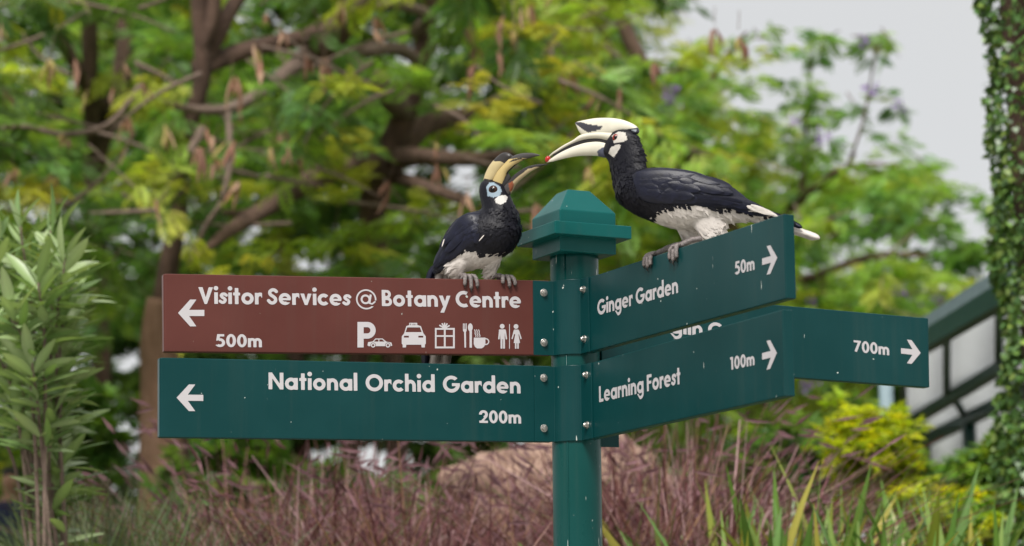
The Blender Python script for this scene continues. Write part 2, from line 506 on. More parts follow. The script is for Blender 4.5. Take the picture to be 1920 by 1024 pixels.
# ------------------------------------------------------------------ signpost
TH = 0.3914
BL = {  # yaw offset, top height, tilt, far end, near end (m from the post axis), blade height
    'b1': (-0.0857, 0.0955, -0.0213, 0.9133, 0.1007, 0.1654), 'b2': (-0.0589, -0.0945, -0.0111, 0.924, 0.1014, 0.1664),
    'g1': (0.054, 0.0907, 0.0016, 0.9032, 0.095, 0.1629), 'g2': (0.0383, -0.0979, 0.0051, 0.9125, 0.1056, 0.1642),
    'w': (0.0523, 0.081, -0.0206, 0.924, 0.100, 0.1647)}
BASE = {'b1': math.pi + TH, 'b2': math.pi + TH, 'w': TH, 'g1': TH - math.pi / 2, 'g2': TH - math.pi / 2}
TK = 0.011                                           # half thickness of a blade

class Blade:
    def __init__(s, k):
        yaw, z, dr, s.end, s.st, s.h = BL[k]
        a = BASE[k] + yaw
        d = np.array([math.cos(a), math.sin(a), 0.0]); up = np.array([0, 0, 1.0])
        n_ = np.array([-d[1], d[0], 0.0])
        if n_[1] > 0: n_ = -n_
        s.D = d * math.cos(dr) + up * math.sin(dr); s.U = up * math.cos(dr) - d * math.sin(dr); s.N = n_
        s.O = np.array([0, 0, ZREF + z])
    def p(s, t, dn, off): return s.O + s.D * t - s.U * dn + s.N * off
    def hit(s, px, py, off=TK):                      # where a pixel's sight line meets the face: (t, down)
        r = ray(px, py); q = s.O + s.N * off
        P = CAM + r * (((q - CAM) @ s.N) / (r @ s.N))
        return (P - s.O) @ s.D, -(P - s.O) @ s.U
    def top_at(s, px, off=0.0):                      # point of the top edge seen in column px
        lo, hi = 0.05, 0.95
        inc = to_px(s.p(hi, 0, off))[0] > to_px(s.p(lo, 0, off))[0]
        for _ in range(40):
            mid = (lo + hi) / 2
            if (to_px(s.p(mid, 0, off))[0] < px) == inc: lo = mid
            else: hi = mid
        return lo
blades = {k: Blade(k) for k in BL}

SP = thing('signpost', (0, 0, 0), 'green fingerpost with five directional sign blades and a square pyramid cap', 'signpost')

# post
PR = 0.0535
mb = MB()
zt = z_on(478, 0, 0)
mb.tube([(0, 0, z) for z in (-0.25, 0.6, 1.2, 1.8, 2.2, 2.5, zt)], [PR] * 7, 40)
post = mb.build('post', M['green_post'], SP, True)
post.data.polygons.foreach_set('use_smooth', [len(p.vertices) == 4 for p in post.data.polygons])
mb = MB()                                            # weld seam running up the post
sa = -math.pi / 2 - 0.40
mb.tube([np.array([math.cos(sa) * PR, math.sin(sa) * PR, z]) for z in (0, 1.0, 2.0, zt - .004)], [0.0018] * 4, 6)
mb.build('weld_seam', M['green_post'], post, True)

# cap: square base, wide brim, hipped top
ca = 0.452
ex = np.array([math.cos(ca), math.sin(ca), 0]); ey = np.array([-math.sin(ca), math.cos(ca), 0])
def sq(hw, z): return [ex * hw * i + ey * hw * j + np.array([0, 0, z]) for i, j in ((-1, -1), (1, -1), (1, 1), (-1, 1))]
def corner_z(hw, py): c = -ex * hw - ey * hw; return z_on(py, c[0], c[1])
hb, hr, ht = 0.069, 0.0945, 0.0275
zb0, zb1 = corner_z(hb, 470), corner_z(hr, 437.5)
zr1 = corner_z(hr, 413); zu = corner_z(hb, 392); ztp = corner_z(ht, 355)
mb = MB(); mb.hexa(sq(hb, zb0) + sq(hb, zb1 + .002))
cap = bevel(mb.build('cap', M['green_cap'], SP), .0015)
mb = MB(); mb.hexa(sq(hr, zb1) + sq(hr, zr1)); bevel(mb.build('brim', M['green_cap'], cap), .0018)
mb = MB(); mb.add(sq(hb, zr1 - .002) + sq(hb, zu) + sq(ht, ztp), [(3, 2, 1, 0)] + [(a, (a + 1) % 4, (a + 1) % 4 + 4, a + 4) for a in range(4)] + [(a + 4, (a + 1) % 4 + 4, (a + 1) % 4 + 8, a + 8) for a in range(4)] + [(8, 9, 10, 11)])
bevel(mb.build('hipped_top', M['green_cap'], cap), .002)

# blades
LAB = {'b1': 'brown blade reading Visitor Services @ Botany Centre 500m with icons', 'b2': 'green blade reading National Orchid Garden 200m',
       'g1': 'green blade reading Ginger Garden 50m', 'g2': 'green blade reading Learning Forest 100m', 'w': 'green blade reading 700m, largely behind the nearer blades'}
BO = {}
for k, B_ in blades.items():
    mb = MB()
    s0 = 0.062
    mb.hexa([B_.p(t, dn, off) for dn in (B_.h, 0) for t, off in ((s0, -TK), (B_.end, -TK), (B_.end, TK), (s0, TK))])
    BO[k] = bevel(mb.build('blade', M['brown' if k == 'b1' else 'green'], SP), 0.0022, 3)
    BO[k]['label'] = LAB[k]
    mb = MB()                                        # folded end cap with a fine joint
    e0 = B_.end + .0004
    mb.hexa([B_.p(t, dn, off) for dn in (B_.h - .0012, .0012) for t, off in ((e0 - .001, -TK + .001), (e0 + .0016, -TK + .001), (e0 + .0016, TK - .001), (e0 - .001, TK - .001))])
    bevel(mb.build('end_cap', M['brown' if k == 'b1' else 'green'], BO[k]), 0.0008, 2)

def put(name, bk, uv, Fc, label=None):               # printed film on a blade face; uv in metres (t, down)
    B_ = blades[bk]
    V = [B_.p(t, dn, TK + .0007) for t, dn in uv]
    P0, P1, P2 = (np.array(V[i]) for i in Fc[0][:3])
    if np.cross(P1 - P0, P2 - P0) @ B_.N < 0: Fc = [tuple(reversed(f)) for f in Fc]
    o = mk(name, V, Fc, M['print'], BO[bk])
    if label: o['label'] = label
    return o

def line(bk, s, pl, pr, cap_px, track=0.075, space=0.30, fit=True):
    """a text line whose baseline runs between two points of the photograph on that blade's face"""
    B_ = blades[bk]
    a = np.array(B_.hit(*pl)); c = np.array(B_.hit(*pr)); top = np.array(B_.hit(pl[0], pl[1] - cap_px))
    V, Fc, wd = text_mesh(s, track, space)
    ux = (c - a) / wd; hh = abs(top[1] - a[1])
    uv = [a + ux * x + np.array([0, -hh]) * y for x, y in V]
    put('lettering', bk, uv, Fc, 'white letters reading ' + s)

line('b1', 'Visitor Services @ Botany Centre', (372, 569.5), (977, 577.5), 31, 0.07, 0.26)
line('b1', '500m', (404.5, 650.6), (491, 651.4), 24)
line('b2', 'National Orchid Garden', (503.5, 730), (976, 738), 31.5, 0.085, 0.42)
line('b2', '200m', (898.7, 793), (977, 794.5), 23.5)
line('g1', 'Ginger Garden', (1121, 591.5), (1272, 549), 28.5)
line('g1', '50m', (1378.7, 515.5), (1415.5, 505.8), 24.5)
line('g2', 'Learning Forest', (1124, 754.5), (1276.5, 720), 30)
line('g2', '100m', (1370, 694), (1415.5, 684.5), 24)
line('w', '700m', (1600.6, 659.5), (1667, 666.5), 21.5)
line('w', 'Tanglin Gate', (1190, 617.5), (1418, 641), 28.5)

def icon(bk, g, name='pictogram', label=None, s=2.926, org=(640, 490)):
    V, Fc = g.mesh()
    put(name, bk, [blades[bk].hit(x / s + org[0], -y / s + org[1]) for x, y in V], Fc, label)

def arrow(bk, tip, tail, top, bot, th):
    """arrow as on the sign: chevron head with a bar; points given in photograph pixels"""
    sgn = 1 if tip[0] < tail[0] else -1
    x0, x1 = sorted((tip[0], tail[0])); h = bot[1] - top[1]; wdt = abs(tail[0] - tip[0])
    sl = (tail[1] - tip[1]) / (tail[0] - tip[0])     # baseline slope on the photograph
    def q(u, v): x = tip[0] + sgn * u * wdt; return (x, -(tip[1] + (x - tip[0]) * sl + v * h))
    g = G2(x0 - 3, -(max(bot[1], tip[1]) + 12), x1 + 3, -(min(top[1], tip[1]) - 12), 0.45)
    cut = .70; nb = .24
    g.u(g.poly([q(0, 0), q(.46, -.5), q(cut, -.5), q(.42, -.115), q(1, -.115), q(1, .115), q(.42, .115), q(cut, .5), q(.46, .5)]))
    V, Fc = g.mesh()
    put('arrow', bk, [blades[bk].hit(x, -y) for x, y in V], Fc, 'white arrow')
arrow('b1', (333.7, 587), (383, 587), (369, 561.7), (371, 612), 11.6)
arrow('b2', (331, 745.8), (381, 746.2), (368, 721.6), (367, 771.5), 11.6)
arrow('g1', (1458, 483), (1429.5, 491), (1441.5, 459.4), (1441.5, 513), 10)
arrow('g2', (1457.3, 661.5), (1429.5, 668.5), (1441.5, 638), (1441.5, 692), 10)
arrow('w', (1726, 662), (1689, 658), (1705, 638), (1705, 682.5), 10)

def ig(x0, y0, x1, y1): return G2(x0 - 3, -y1 - 3, x1 + 3, -y0 + 3, 1.1)
def fl(pts): return [(x, -y) for x, y in pts]
# parking P with a small car (coordinates read off an enlargement of the sign)
g = ig(86, 330, 192, 476)
gv_, gf_, ga_ = glyph('P'); 
g.u(g.box(88, -473, 122, -333)); k = np.minimum(np.maximum(g.ell(142, -379, 46), 142 - g.X), g.box(88, -425, 142, -333))
k2 = np.minimum(np.maximum(g.ell(142, -379, 17), 142 - g.X), g.box(122, -396, 142, -362)); g.u(np.maximum(k, -k2))
g.cut(g.poly(fl([(150, 440), (178, 414), (240, 414), (240, 480), (136, 480), (136, 445)])))
icon('b1', g, label='white letter P for parking')
g = ig(140, 418, 282, 478)
g.u(g.poly(fl([(143, 462), (146, 444), (172, 440), (186, 424), (226, 424), (246, 441), (274, 446), (279, 462), (272, 466), (150, 466)])))
g.cut(g.poly(fl([(178, 441), (189, 429), (203, 429), (203, 441)]))); g.cut(g.poly(fl([(208, 441), (208, 429), (224, 429), (237, 441)])))
for cx in (174, 255): g.cut(g.ell(cx, -461, 15)); g.u(g.ell(cx, -461, 12.5)); g.cut(g.ell(cx, -461, 6)); 
icon('b1', g, label='white side view of a car')
# taxi
g = ig(328, 334, 467, 478)
g.u(g.poly(fl([(344, 396), (356, 356), (372, 350), (372, 338), (416, 338), (416, 350), (436, 356), (450, 396), (463, 412), (463, 452), (458, 458), (458, 473), (440, 473), (438, 458), (356, 458), (354, 473), (336, 473), (336, 458), (331, 452), (331, 412)])))
g.cut(g.poly(fl([(352, 389), (361, 363), (431, 363), (441, 389)])))
g.cut(g.box(343, -419, 370, -409)); g.cut(g.box(422, -419, 449, -409))
for x0 in (377, 387, 396, 407):                      # tiny TAXI letters on the roof sign
    g.cut(g.box(x0, -351, x0 + 3, -343))
g.cut(g.box(375, -345, 383, -342.5)); g.cut(g.seg(395, -351, 402, -343, 2)); g.cut(g.seg(402, -351, 395, -343, 2))
icon('b1', g, label='white front view of a taxi')
# gift
g = ig(510, 336, 625, 481)
for bx in ((513, -478, 622, -468), (513, -376, 622, -366), (513, -478, 522, -366), (612, -478, 622, -366), (562, -478, 572, -366), (513, -415, 622, -406)): g.u(g.box(*bx))
for x1, y1 in ((540, 352), (553, 343), (566, 341), (579, 344), (591, 354)): g.u(g.seg(566, -368, x1, -y1, 8, True))
icon('b1', g, label='white gift box')
# fork, spoon, cup
g = ig(664, 337, 815, 483)
for x0 in (669, 677, 685): g.u(g.seg(x0, -343, x0, -376, 4.6, True))
g.u(g.poly(fl([(667, 372), (687, 372), (687, 382), (683, 389), (684, 474), (675, 474), (673, 389), (667, 382)])))
g.u(g.ell(707, -363, 13, 22)); g.u(g.box(703, -474, 716, -380))
g.u(g.poly(fl([(726, 419), (790, 419), (790, 455), (782, 470), (770, 478), (744, 478), (733, 470), (726, 455)])))
g.u(np.maximum(g.ring(791, -441, 20, 6, 19), 788 - g.X))
for x0 in (733, 744, 755): g.u(g.path([(x0 - 2, -376), (x0 + 1, -386), (x0, -397), (x0 + 5, -406), (x0 + 4, -414)], 4.5, 12))
icon('b1', g, label='white fork, spoon and steaming cup')
# man | woman
g = ig(856, 340, 912, 484)
g.u(g.ell(882, -357, 13)); g.u(g.path(fl([(868, 383), (864, 425)]), 8)); g.u(g.path(fl([(899, 383), (905, 425)]), 8))
g.u(g.poly(fl([(866, 374), (899, 374), (903, 380), (896, 384), (896, 428), (872, 428), (870, 384), (863, 380)])))
g.u(g.box(873, -479, 883.5, -425)); g.u(g.box(887, -479, 897, -425))
icon('b1', g, label='white figure of a man')
g = ig(916, 340, 928, 484); g.u(g.box(920, -480, 924, -345)); icon('b1', g, label='thin white dividing line')
g = ig(930, 340, 994, 484)
g.u(g.ell(958, -358, 13)); g.u(g.path(fl([(948, 382), (937, 424)]), 7)); g.u(g.path(fl([(972, 382), (985, 424)]), 7))
g.u(g.poly(fl([(947, 375), (971, 375), (977, 398), (971, 402), (980, 449), (945, 449), (953, 402), (945, 396)])))
g.u(g.box(952, -480, 960.5, -445)); g.u(g.box(964.5, -480, 973, -445))
icon('b1', g, label='white figure of a woman')

# clamps: bent sheet round the front of the post with flat flanges bolted to the blades
RC = 0.0575
def clamp(da, db, sa_, sb_, z0, z1, name, label, cw):
    """plan outline: flange along da, arc round the post, flange along db"""
    def nrm_side(d): n_ = np.array([-d[1], d[0]]); return n_
    angs = [math.atan2(d[1], d[0]) for d in (da, db)]
    a0, a1 = angs
    if cw:
        while a1 < a0: a1 += 2 * math.pi
    else:
        while a1 > a0: a1 -= 2 * math.pi
    sg = 1 if cw else -1
    na = nrm_side(da[:2]) * sg; nb = -nrm_side(db[:2]) * sg
    off = 0.0145; fo = math.asin(off / RC)
    prof = []
    sc_ = math.sqrt(RC * RC - off * off)
    prof += [da[:2] * sa_ + na * off]
    for i in range(15):
        q = (a0 + sg * fo) + ((a1 - sg * fo) - (a0 + sg * fo)) * i / 14
        prof.append(np.array([math.cos(q), math.sin(q)]) * RC)
    prof += [db[:2] * sb_ + nb * off]
    P = np.array(prof); th = 0.0034
    T = np.gradient(P, axis=0); T /= np.linalg.norm(T, axis=1)[:, None]
    Nn = np.stack([T[:, 1], -T[:, 0]], 1)
    mid = P[8]
    if Nn[8] @ mid < 0: Nn = -Nn
    I = P - Nn * th
    V = []; Fc = []
    for p, q in zip(P, I):
        V += [(p[0], p[1], z0), (p[0], p[1], z1), (q[0], q[1], z1), (q[0], q[1], z0)]
    for i in range(len(P) - 1):
        for a in range(4):
            Fc.append((i * 4 + a, i * 4 + (a + 1) % 4, i * 4 + 4 + (a + 1) % 4, i * 4 + 4 + a))
    Fc += [(3, 2, 1, 0), tuple(len(V) - 4 + a for a in range(4))]
    o = mk(name, V, Fc, M['green'], SP)
    bm = bmesh.new(); bm.from_mesh(o.data); bmesh.ops.recalc_face_normals(bm, faces=bm.faces); bm.to_mesh(o.data); bm.free()
    bevel(o, .0009, 2)
    o['label'] = label
    return o

def bolt(pos, nrml, parent):
    mb = MB(); nrml = nrm(nrml)
    a = nrm(np.cross(nrml, (0, 0, 1))); b2 = np.cross(nrml, a)
    def ringp(r, h, n_, ph=0.2): return [pos + nrml * h + (a * math.cos(q) + b2 * math.sin(q)) * r for q in (ph + 2 * math.pi * i / n_ for i in range(n_))]
    for r0, r1, h0, h1, n_ in ((.0085, .0085, -.001, .0014, 18), (.0070, .0062, .0014, .0072, 6)):
        V = ringp(r0, h0, n_) + ringp(r1, h1, n_)
        mb.add(V, [tuple(range(n_ - 1, -1, -1)), tuple(range(n_, 2 * n_))] + [(i, (i + 1) % n_, n_ + (i + 1) % n_, n_ + i) for i in range(n_)])
    V = ringp(.0042, .0072, 10) + ringp(.0030, .0098, 10)
    mb.add(V, [tuple(range(9, -1, -1)), tuple(range(10, 20))] + [(i, (i + 1) % 10, 10 + (i + 1) % 10, 10 + i) for i in range(10)])
    return bevel(mb.build('bolt', M['steel'], parent), .0006, 2)

for lv, (ka, kb) in enumerate((('b1', 'g1'), ('b2', 'g2'))):
    A, B_ = blades[ka], blades[kb]
    z1 = (A.O[2] + B_.O[2]) / 2 - .001; z0 = z1 - .1645
    dA = nrm([A.D[0], A.D[1], 0]); dB = nrm([B_.D[0], B_.D[1], 0])
    c = clamp(dA, dB, A.st, B_.st, z0, z1, 'clamp', ('upper' if lv == 0 else 'lower') + ' front clamp wrapped round the post', True)
    for bk, pxs in ((ka, ((1019.5, 549), (1020, 642.5)) if lv == 0 else ((1019.5, 708.5), (1020, 803))), (kb, ((1094.5, 543), (1096, 635.5)) if lv == 0 else ((1099.5, 703), (1101, 797)))):
        for px, py in pxs:
            t, dn = blades[bk].hit(px, py, .0145)
            bolt(blades[bk].p(t, dn, .0146), blades[bk].N, c)
    c = clamp(-dA, -dB, .104, .10, z0 - (.006 if lv else .012), z1 - (.006 if lv else .012), 'clamp', ('upper' if lv == 0 else 'lower') + ' rear clamp behind the post', True)
    c2 = clamp(-dA, dB, .104, .10, z0 - (.006 if lv else .012), z1 - (.006 if lv else .012), 'clamp', 'side clamp half behind the blades', False) if False else None
# ------------------------------------------------------------------ hornbills
M['plumage'] = colmat('plumage', 0.5, 0.22, 0.0, 0.5, (300, 300, 120), 0.0016)
n = M['plumage'].node_tree; b = n.nodes['Principled BSDF']     # small overlapping contour feathers
vo = nd(n, 'ShaderNodeTexVoronoi', Scale=1.0); n.links.new(coords(n, (150, 150, 95)), vo.inputs['Vector'])
bp_ = nd(n, 'ShaderNodeBump', Strength=0.14, Distance=0.002); n.links.new(vo.outputs[0], bp_.inputs['Height'])
old = b.inputs['Normal'].links[0].from_node; n.links.new(bp_.outputs[0], old.inputs['Normal'])
M['horn'] = colmat('horn', 0.38, 0.5, 0.0, 0.12, (90, 90, 240), 0.0006, 0.15)
M['flight'] = plain('flight_feather', (0.006, 0.0070, 0.018), 0.40, var=0.4, scale=60, bmp=0.5, bscale=330, bdist=.0008, spec=0.3)
M['white_feather'] = plain('white_feather', (0.60, 0.55, 0.51), 0.7, var=0.12, scale=90, bmp=0.4, bscale=300)
M['scale_skin'] = plain('scaly_foot_skin', (0.17, 0.145, 0.14), 0.5, var=0.5, scale=260, bmp=0.8, bscale=480, bdist=.002)
M['claw'] = plain('claw', (0.03, 0.027, 0.025), 0.35, var=0.2, bmp=0)
def gloss(name, c, rough=0.12):
    mt, n, b, o = mat_new(name)
    b.inputs['Base Color'].default_value = c + (1,); b.inputs['Roughness'].default_value = rough
    b.inputs['Specular IOR Level'].default_value = 0.35
    return mt
M['iris_dark'] = gloss('dark_iris', (0.035, 0.014, 0.008))
M['iris_red'] = gloss('red_iris', (0.20, 0.022, 0.012))
M['pupil'] = gloss('pupil', (0.002, 0.002, 0.002))
M['mouth'] = plain('mouth_lining', (0.008, 0.007, 0.007), 0.8, bmp=0)
M['berry'] = plain('berry_skin', (0.42, 0.015, 0.012), 0.25, var=0.2, bmp=0.1, bscale=300)

BLACK, WHITE = (0.0045, 0.0045, 0.009), (0.64, 0.59, 0.55)
CREAM, HORN_D = (0.70, 0.665, 0.55), (0.022, 0.018, 0.017)

def in_poly(P, poly):
    P = np.asarray(P, float); Q = np.array(poly, float); r = np.zeros(len(P), bool)
    for i in range(len(Q)):
        a, b = Q[i], Q[(i + 1) % len(Q)]
        c = (a[1] > P[:, 1]) != (b[1] > P[:, 1])
        r ^= c & (P[:, 0] < (b[0] - a[0]) * (P[:, 1] - a[1]) / (b[1] - a[1] + 1e-12) + a[0])
    return r

class Sag:
    """a bird's upright middle plane: photo points are dropped on it (or beside it) at the bird's real distance"""
    def __init__(s, F, ang, bend):
        s.F = np.asarray(F, float); s.H = np.array([math.cos(ang), math.sin(ang), 0.0])
        L = np.array([-s.H[1], s.H[0], 0.0]); s.L = L if L[1] < 0 else -L
        s.k = ((s.F - CAM) @ FWD) / F_PX; s.bend = bend
    def m(s, x, y, lat=0.0, bend=True):
        lat = (lat + (s.bend(x, y) if bend else 0.0)) * s.k
        r = ray(x, y)
        return CAM + r * (((s.F + s.L * lat - CAM) @ s.L) / (r @ s.L))
    def loft(s, rings, n=20, sub=4, ex=1.0, bend=True):
        """rings: (x_top, y_top, x_bottom, y_bottom, half_width[, side offset]) in photo pixels"""
        Rg = [tuple(r) + ((0.0,) if len(r) == 5 else ()) for r in rings]
        Rg = spline(Rg, (len(Rg) - 1) * sub + 1)
        V = []; Fc = []
        for xt, yt, xb, yb, w, l in Rg:
            a = s.m(xt, yt, l, bend); b = s.m(xb, yb, l, bend); c = (a + b) / 2; u = (a - b) / 2; lw = s.L * max(w, .15) * s.k
            for q in range(n):
                t = 2 * math.pi * q / n; ct, st = math.cos(t), math.sin(t)
                V.append(c + u * math.copysign(abs(ct) ** ex, ct) + lw * math.copysign(abs(st) ** ex, st))
        m_ = len(Rg)
        for i in range(m_ - 1):
            for q in range(n):
                Fc.append((i * n + q, i * n + (q + 1) % n, (i + 1) * n + (q + 1) % n, (i + 1) * n + q))
        Fc += [tuple(range(n - 1, -1, -1)), tuple((m_ - 1) * n + q for q in range(n))]
        return V, Fc

def fix_normals(o):
    bm = bmesh.new(); bm.from_mesh(o.data); bmesh.ops.recalc_face_normals(bm, faces=bm.faces); bm.to_mesh(o.data); bm.free()

def fuse(name, mat, parent, shells, colour, voxel=.0021, smooth=22):
    """closed shells grown together into one continuous skin, coloured by plumage region"""
    mb = MB()
    for V, Fc in shells: mb.add(V, Fc)
    o = mk('tmp', mb.V, mb.F, None, parent); fix_normals(o)
    md = o.modifiers.new('r', 'REMESH'); md.mode = 'VOXEL'; md.voxel_size = voxel
    ms = o.modifiers.new('s', 'SMOOTH'); ms.factor = 0.5; ms.iterations = smooth
    dg = bpy.context.evaluated_depsgraph_get()
    me = bpy.data.meshes.new_from_object(o.evaluated_get(dg)); me.name = name
    bpy.data.objects.remove(o)
    no = bpy.data.objects.new(name, me); COL.objects.link(no); no.parent = parent
    P = np.zeros(len(me.vertices) * 3, np.float32); me.vertices.foreach_get('co', P)
    P = P.reshape(-1, 3) + root_base(parent)
    # ruffle: small feather tufts
    c = colour(P)
    at_ = me.attributes.new('Col', 'FLOAT_COLOR', 'POINT')
    cc = np.ones((len(P), 4), np.float32); cc[:, :3] = c; at_.data.foreach_set('color', cc.ravel())
    me.polygons.foreach_set('use_smooth', np.ones(len(me.polygons), bool))
    me.materials.clear(); me.materials.append(mat)
    return no

def ruffle(o, parent, S, count, seed, keep=lambda x, y: True):
    """small overlapping contour feathers over a bird's body, in the body's own colours, lying from head to tail"""
    me = o.data; nv = len(me.vertices); rg = np.random.default_rng(seed)
    P = np.zeros(nv * 3, np.float32); me.vertices.foreach_get('co', P); P = P.reshape(-1, 3)
    Nn = np.zeros(nv * 3, np.float32); me.vertices.foreach_get('normal', Nn); Nn = Nn.reshape(-1, 3)
    C = np.zeros(nv * 4, np.float32); me.attributes['Col'].data.foreach_get('color', C); C = C.reshape(-1, 4)[:, :3]
    W = P + root_base(parent); x, y = to_px(W)
    ok = np.array([keep(a, b) for a, b in zip(x, y)]) & (Nn @ nrm(CAM - S.F) > -.2)
    idx = rg.choice(np.nonzero(ok)[0], count, replace=False)
    flow = -S.H * .75 + np.array([0, 0, -.6]); V = []; Fc = []; CC = []
    for i in idx:
        n_ = Nn[i]; f = flow + rg.normal(0, .22, 3); t = nrm(f - n_ * (f @ n_)); s_ = np.cross(n_, t)
        ln = rg.uniform(.010, .019); w = ln * rg.uniform(.22, .34); p = W[i] - n_ * .0006; b = len(V); up = 1.0; var = rg.uniform(.82, 1.15)
        if C[i].mean() > .2: ln *= 1.5; w *= .8; up = .3; var = rg.uniform(.96, 1.03)      # soft downy white
        V += [p, p + t * ln * .5 + s_ * w + n_ * .0004 * up, p + t * ln * .55 + n_ * .0013 * up, p + t * ln * .5 - s_ * w + n_ * .0004 * up, p + t * ln + n_ * rg.uniform(.0006, .0022) * up]
        Fc += [(b, b + 1, b + 2), (b, b + 2, b + 3), (b + 1, b + 4, b + 2), (b + 2, b + 4, b + 3)]
        CC += [C[i] * var] * 5
    tag(mk('contour_feathers', V, np.array(Fc), M['plumage'], parent, np.array(CC), True), kind='stuff')

def regions(base, polys, jit=2.2, freq=55.0):
    """colour by regions outlined in photo pixels, borders frayed like feather edges"""
    def f(P):
        x, y = to_px(P)
        j = np.array([[noise.noise(Vector(p * freq)), noise.noise(Vector(p * freq + 31.0))] for p in P]) * jit
        Q = np.stack([x + j[:, 0], y + j[:, 1]], 1)
        c = np.tile(np.array(base, float), (len(P), 1))
        for poly, colr in polys: c[in_poly(Q, poly)] = colr
        return c
    return f

def smooth_part(name, sh, mat, parent, colour=None, ):
    o = mk(name, sh[0], sh[1], mat, parent, colour(np.array(sh[0])) if colour else None, True)
    fix_normals(o)
    return o

def ball(c, r, n=14, squash=None, axis=None):
    V = []; Fc = []
    A = np.eye(3)
    for i in range(n + 1):
        p = math.pi * i / n
        for k in range(2 * n):
            q = math.pi * k / n
            v = np.array([math.sin(p) * math.cos(q), math.sin(p) * math.sin(q), math.cos(p)]) * r
            if squash is not None: v = v + axis * (v @ axis) * (squash - 1)
            V.append(c + v)
    w = 2 * n
    for i in range(n):
        for k in range(w):
            Fc.append((i * w + k, (i + 1) * w + k, (i + 1) * w + (k + 1) % w, i * w + (k + 1) % w))
    return V, Fc

def feather_mesh(name, mat, ln, wd):
    """one vane with shaft ridge, slightly cupped; lies along +X, faces +Z"""
    V = []; Fc = []
    prof = [(0, .25), (.15, .75), (.4, 1), (.7, .95), (.9, .6), (1.0, .08)]
    for t, w in prof:
        for v, zz in ((-1, -.05), (-.5, -.01), (0, .02), (.5, -.01), (1, -.05)):
            V.append((t * ln, v * w * wd / 2, zz * wd + .008 * ln * math.sin(math.pi * t)))
    for i in range(len(prof) - 1):
        for k in range(4): Fc.append((i * 5 + k, i * 5 + k + 1, i * 5 + 6 + k, i * 5 + 5 + k))
    return mesh_data(name, V, Fc, mat, None, True)

def lay(me, name, pos, along, normal, parent, sx=1.0, sy=1.0):
    x = nrm(along); z = nrm(np.asarray(normal) - x * (np.asarray(normal) @ x)); y = np.cross(z, x)
    o = bpy.data.objects.new(name, me); COL.objects.link(o); o.parent = parent
    p = np.asarray(pos) - root_base(parent)
    x = x * sx; y = y * sy
    o.matrix_basis = Matrix(((x[0], y[0], z[0], p[0]), (x[1], y[1], z[1], p[1]), (x[2], y[2], z[2], p[2]), (0, 0, 0, 1)))
    return o

def wing(S, parent, rings, rows, side, tips=()):
    """folded wing: a shaped core with rows of overlapping feathers on its outer face"""
    R_ = spline([r + (0,) * (6 - len(r)) for r in rings], 60)
    if side < 0: R_[:, 5] *= -1
    core = smooth_part('wing', S.loft([tuple(r) for r in R_[::4]] + [tuple(R_[-1])], 18, 2, 0.85), M['flight'], parent)
    def pt(s_, t_):                                  # s along the wing, t from top (0) to lower edge (1)
        xt, yt, xb, yb, w, l = R_[min(int(s_ * 59), 59)]
        bulge = math.sqrt(max(0, 1 - (2 * t_ - 1) ** 2)) * w
        return S.m(xt + (xb - xt) * t_, yt + (yb - yt) * t_, l + side * (bulge + .8))
    for me, s0, s1, t0, t1, cnt, lift in rows:
        for i in range(cnt):
            q = i / max(cnt - 1, 1); s_ = s0 + (s1 - s0) * q; t_ = t0 + (t1 - t0) * q
            p = pt(s_, t_); d = pt(min(s_ + .16, 1), min(max(t_ + (t1 - t0) * .03 + .02, 0), 1)) - p
            nn = nrm(np.cross(pt(s_, min(t_ + .1, 1)) - pt(s_, max(t_ - .1, 0)), d)); nn = nn if nn @ (S.L * side) > 0 else -nn
            lay(me, 'feather', p + nn * (lift - .0007 + .0005 * random.random()), nrm(d) + np.array([random.uniform(-.09, .09) for _ in range(3)]), nn + np.array([random.uniform(-.035, .035) for _ in range(3)]), core)
    return core

def foot(parent, ank, B_, t_edge, toes, rear=True):
    """scaly foot on a blade's top edge: toes come over the front face; toes: list of (t, down) for the claw tips"""
    mb = MB()
    pad = B_.p(t_edge, -.006, .002)
    path = spline([ank, ank * .5 + pad * .5 + np.array([0, 0, .004]), pad], 9)
    mb.tube(path, [.0054 * (1 + .14 * (i % 2)) for i in range(9)], 9)
    cl = MB()
    for t, dn in toes:
        tm = (t + t_edge) / 2
        P = spline([pad, B_.p(tm, -.0075, .006), B_.p(t * .8 + t_edge * .2, -.004, .0145), B_.p(t, dn * .45, .0175), B_.p(t, dn * .8, .0165)], 13)
        mb.tube(P, [(.0050 - .00012 * i) * (1 + .2 * (i % 2)) for i in range(13)], 8)
        e = P[-1]; Q = spline([P[-2], e, B_.p(t, dn * .98, .0185), B_.p(t, dn * 1.12, .0140)], 7)
        cl.tube(Q, [.0035, .0034, .003, .0025, .0018, .001, .0004], 7)
    if rear:
        P = spline([pad, B_.p(t_edge + .008, -.005, -.010), B_.p(t_edge + .010, .014, -.0155)], 8)
        mb.tube(P, [.0052 * (1 + .12 * (i % 2)) for i in range(8)], 8)
    f = mb.build('foot', M['scale_skin'], parent, True); fix_normals(f)
    c = cl.build('claws', M['claw'], f, True); fix_normals(c)
    return f

cov = feather_mesh('covert', M['flight'], .030, .019)
sec = feather_mesh('secondary', M['flight'], .070, .020)
pri = feather_mesh('primary', M['flight'], .105, .018)

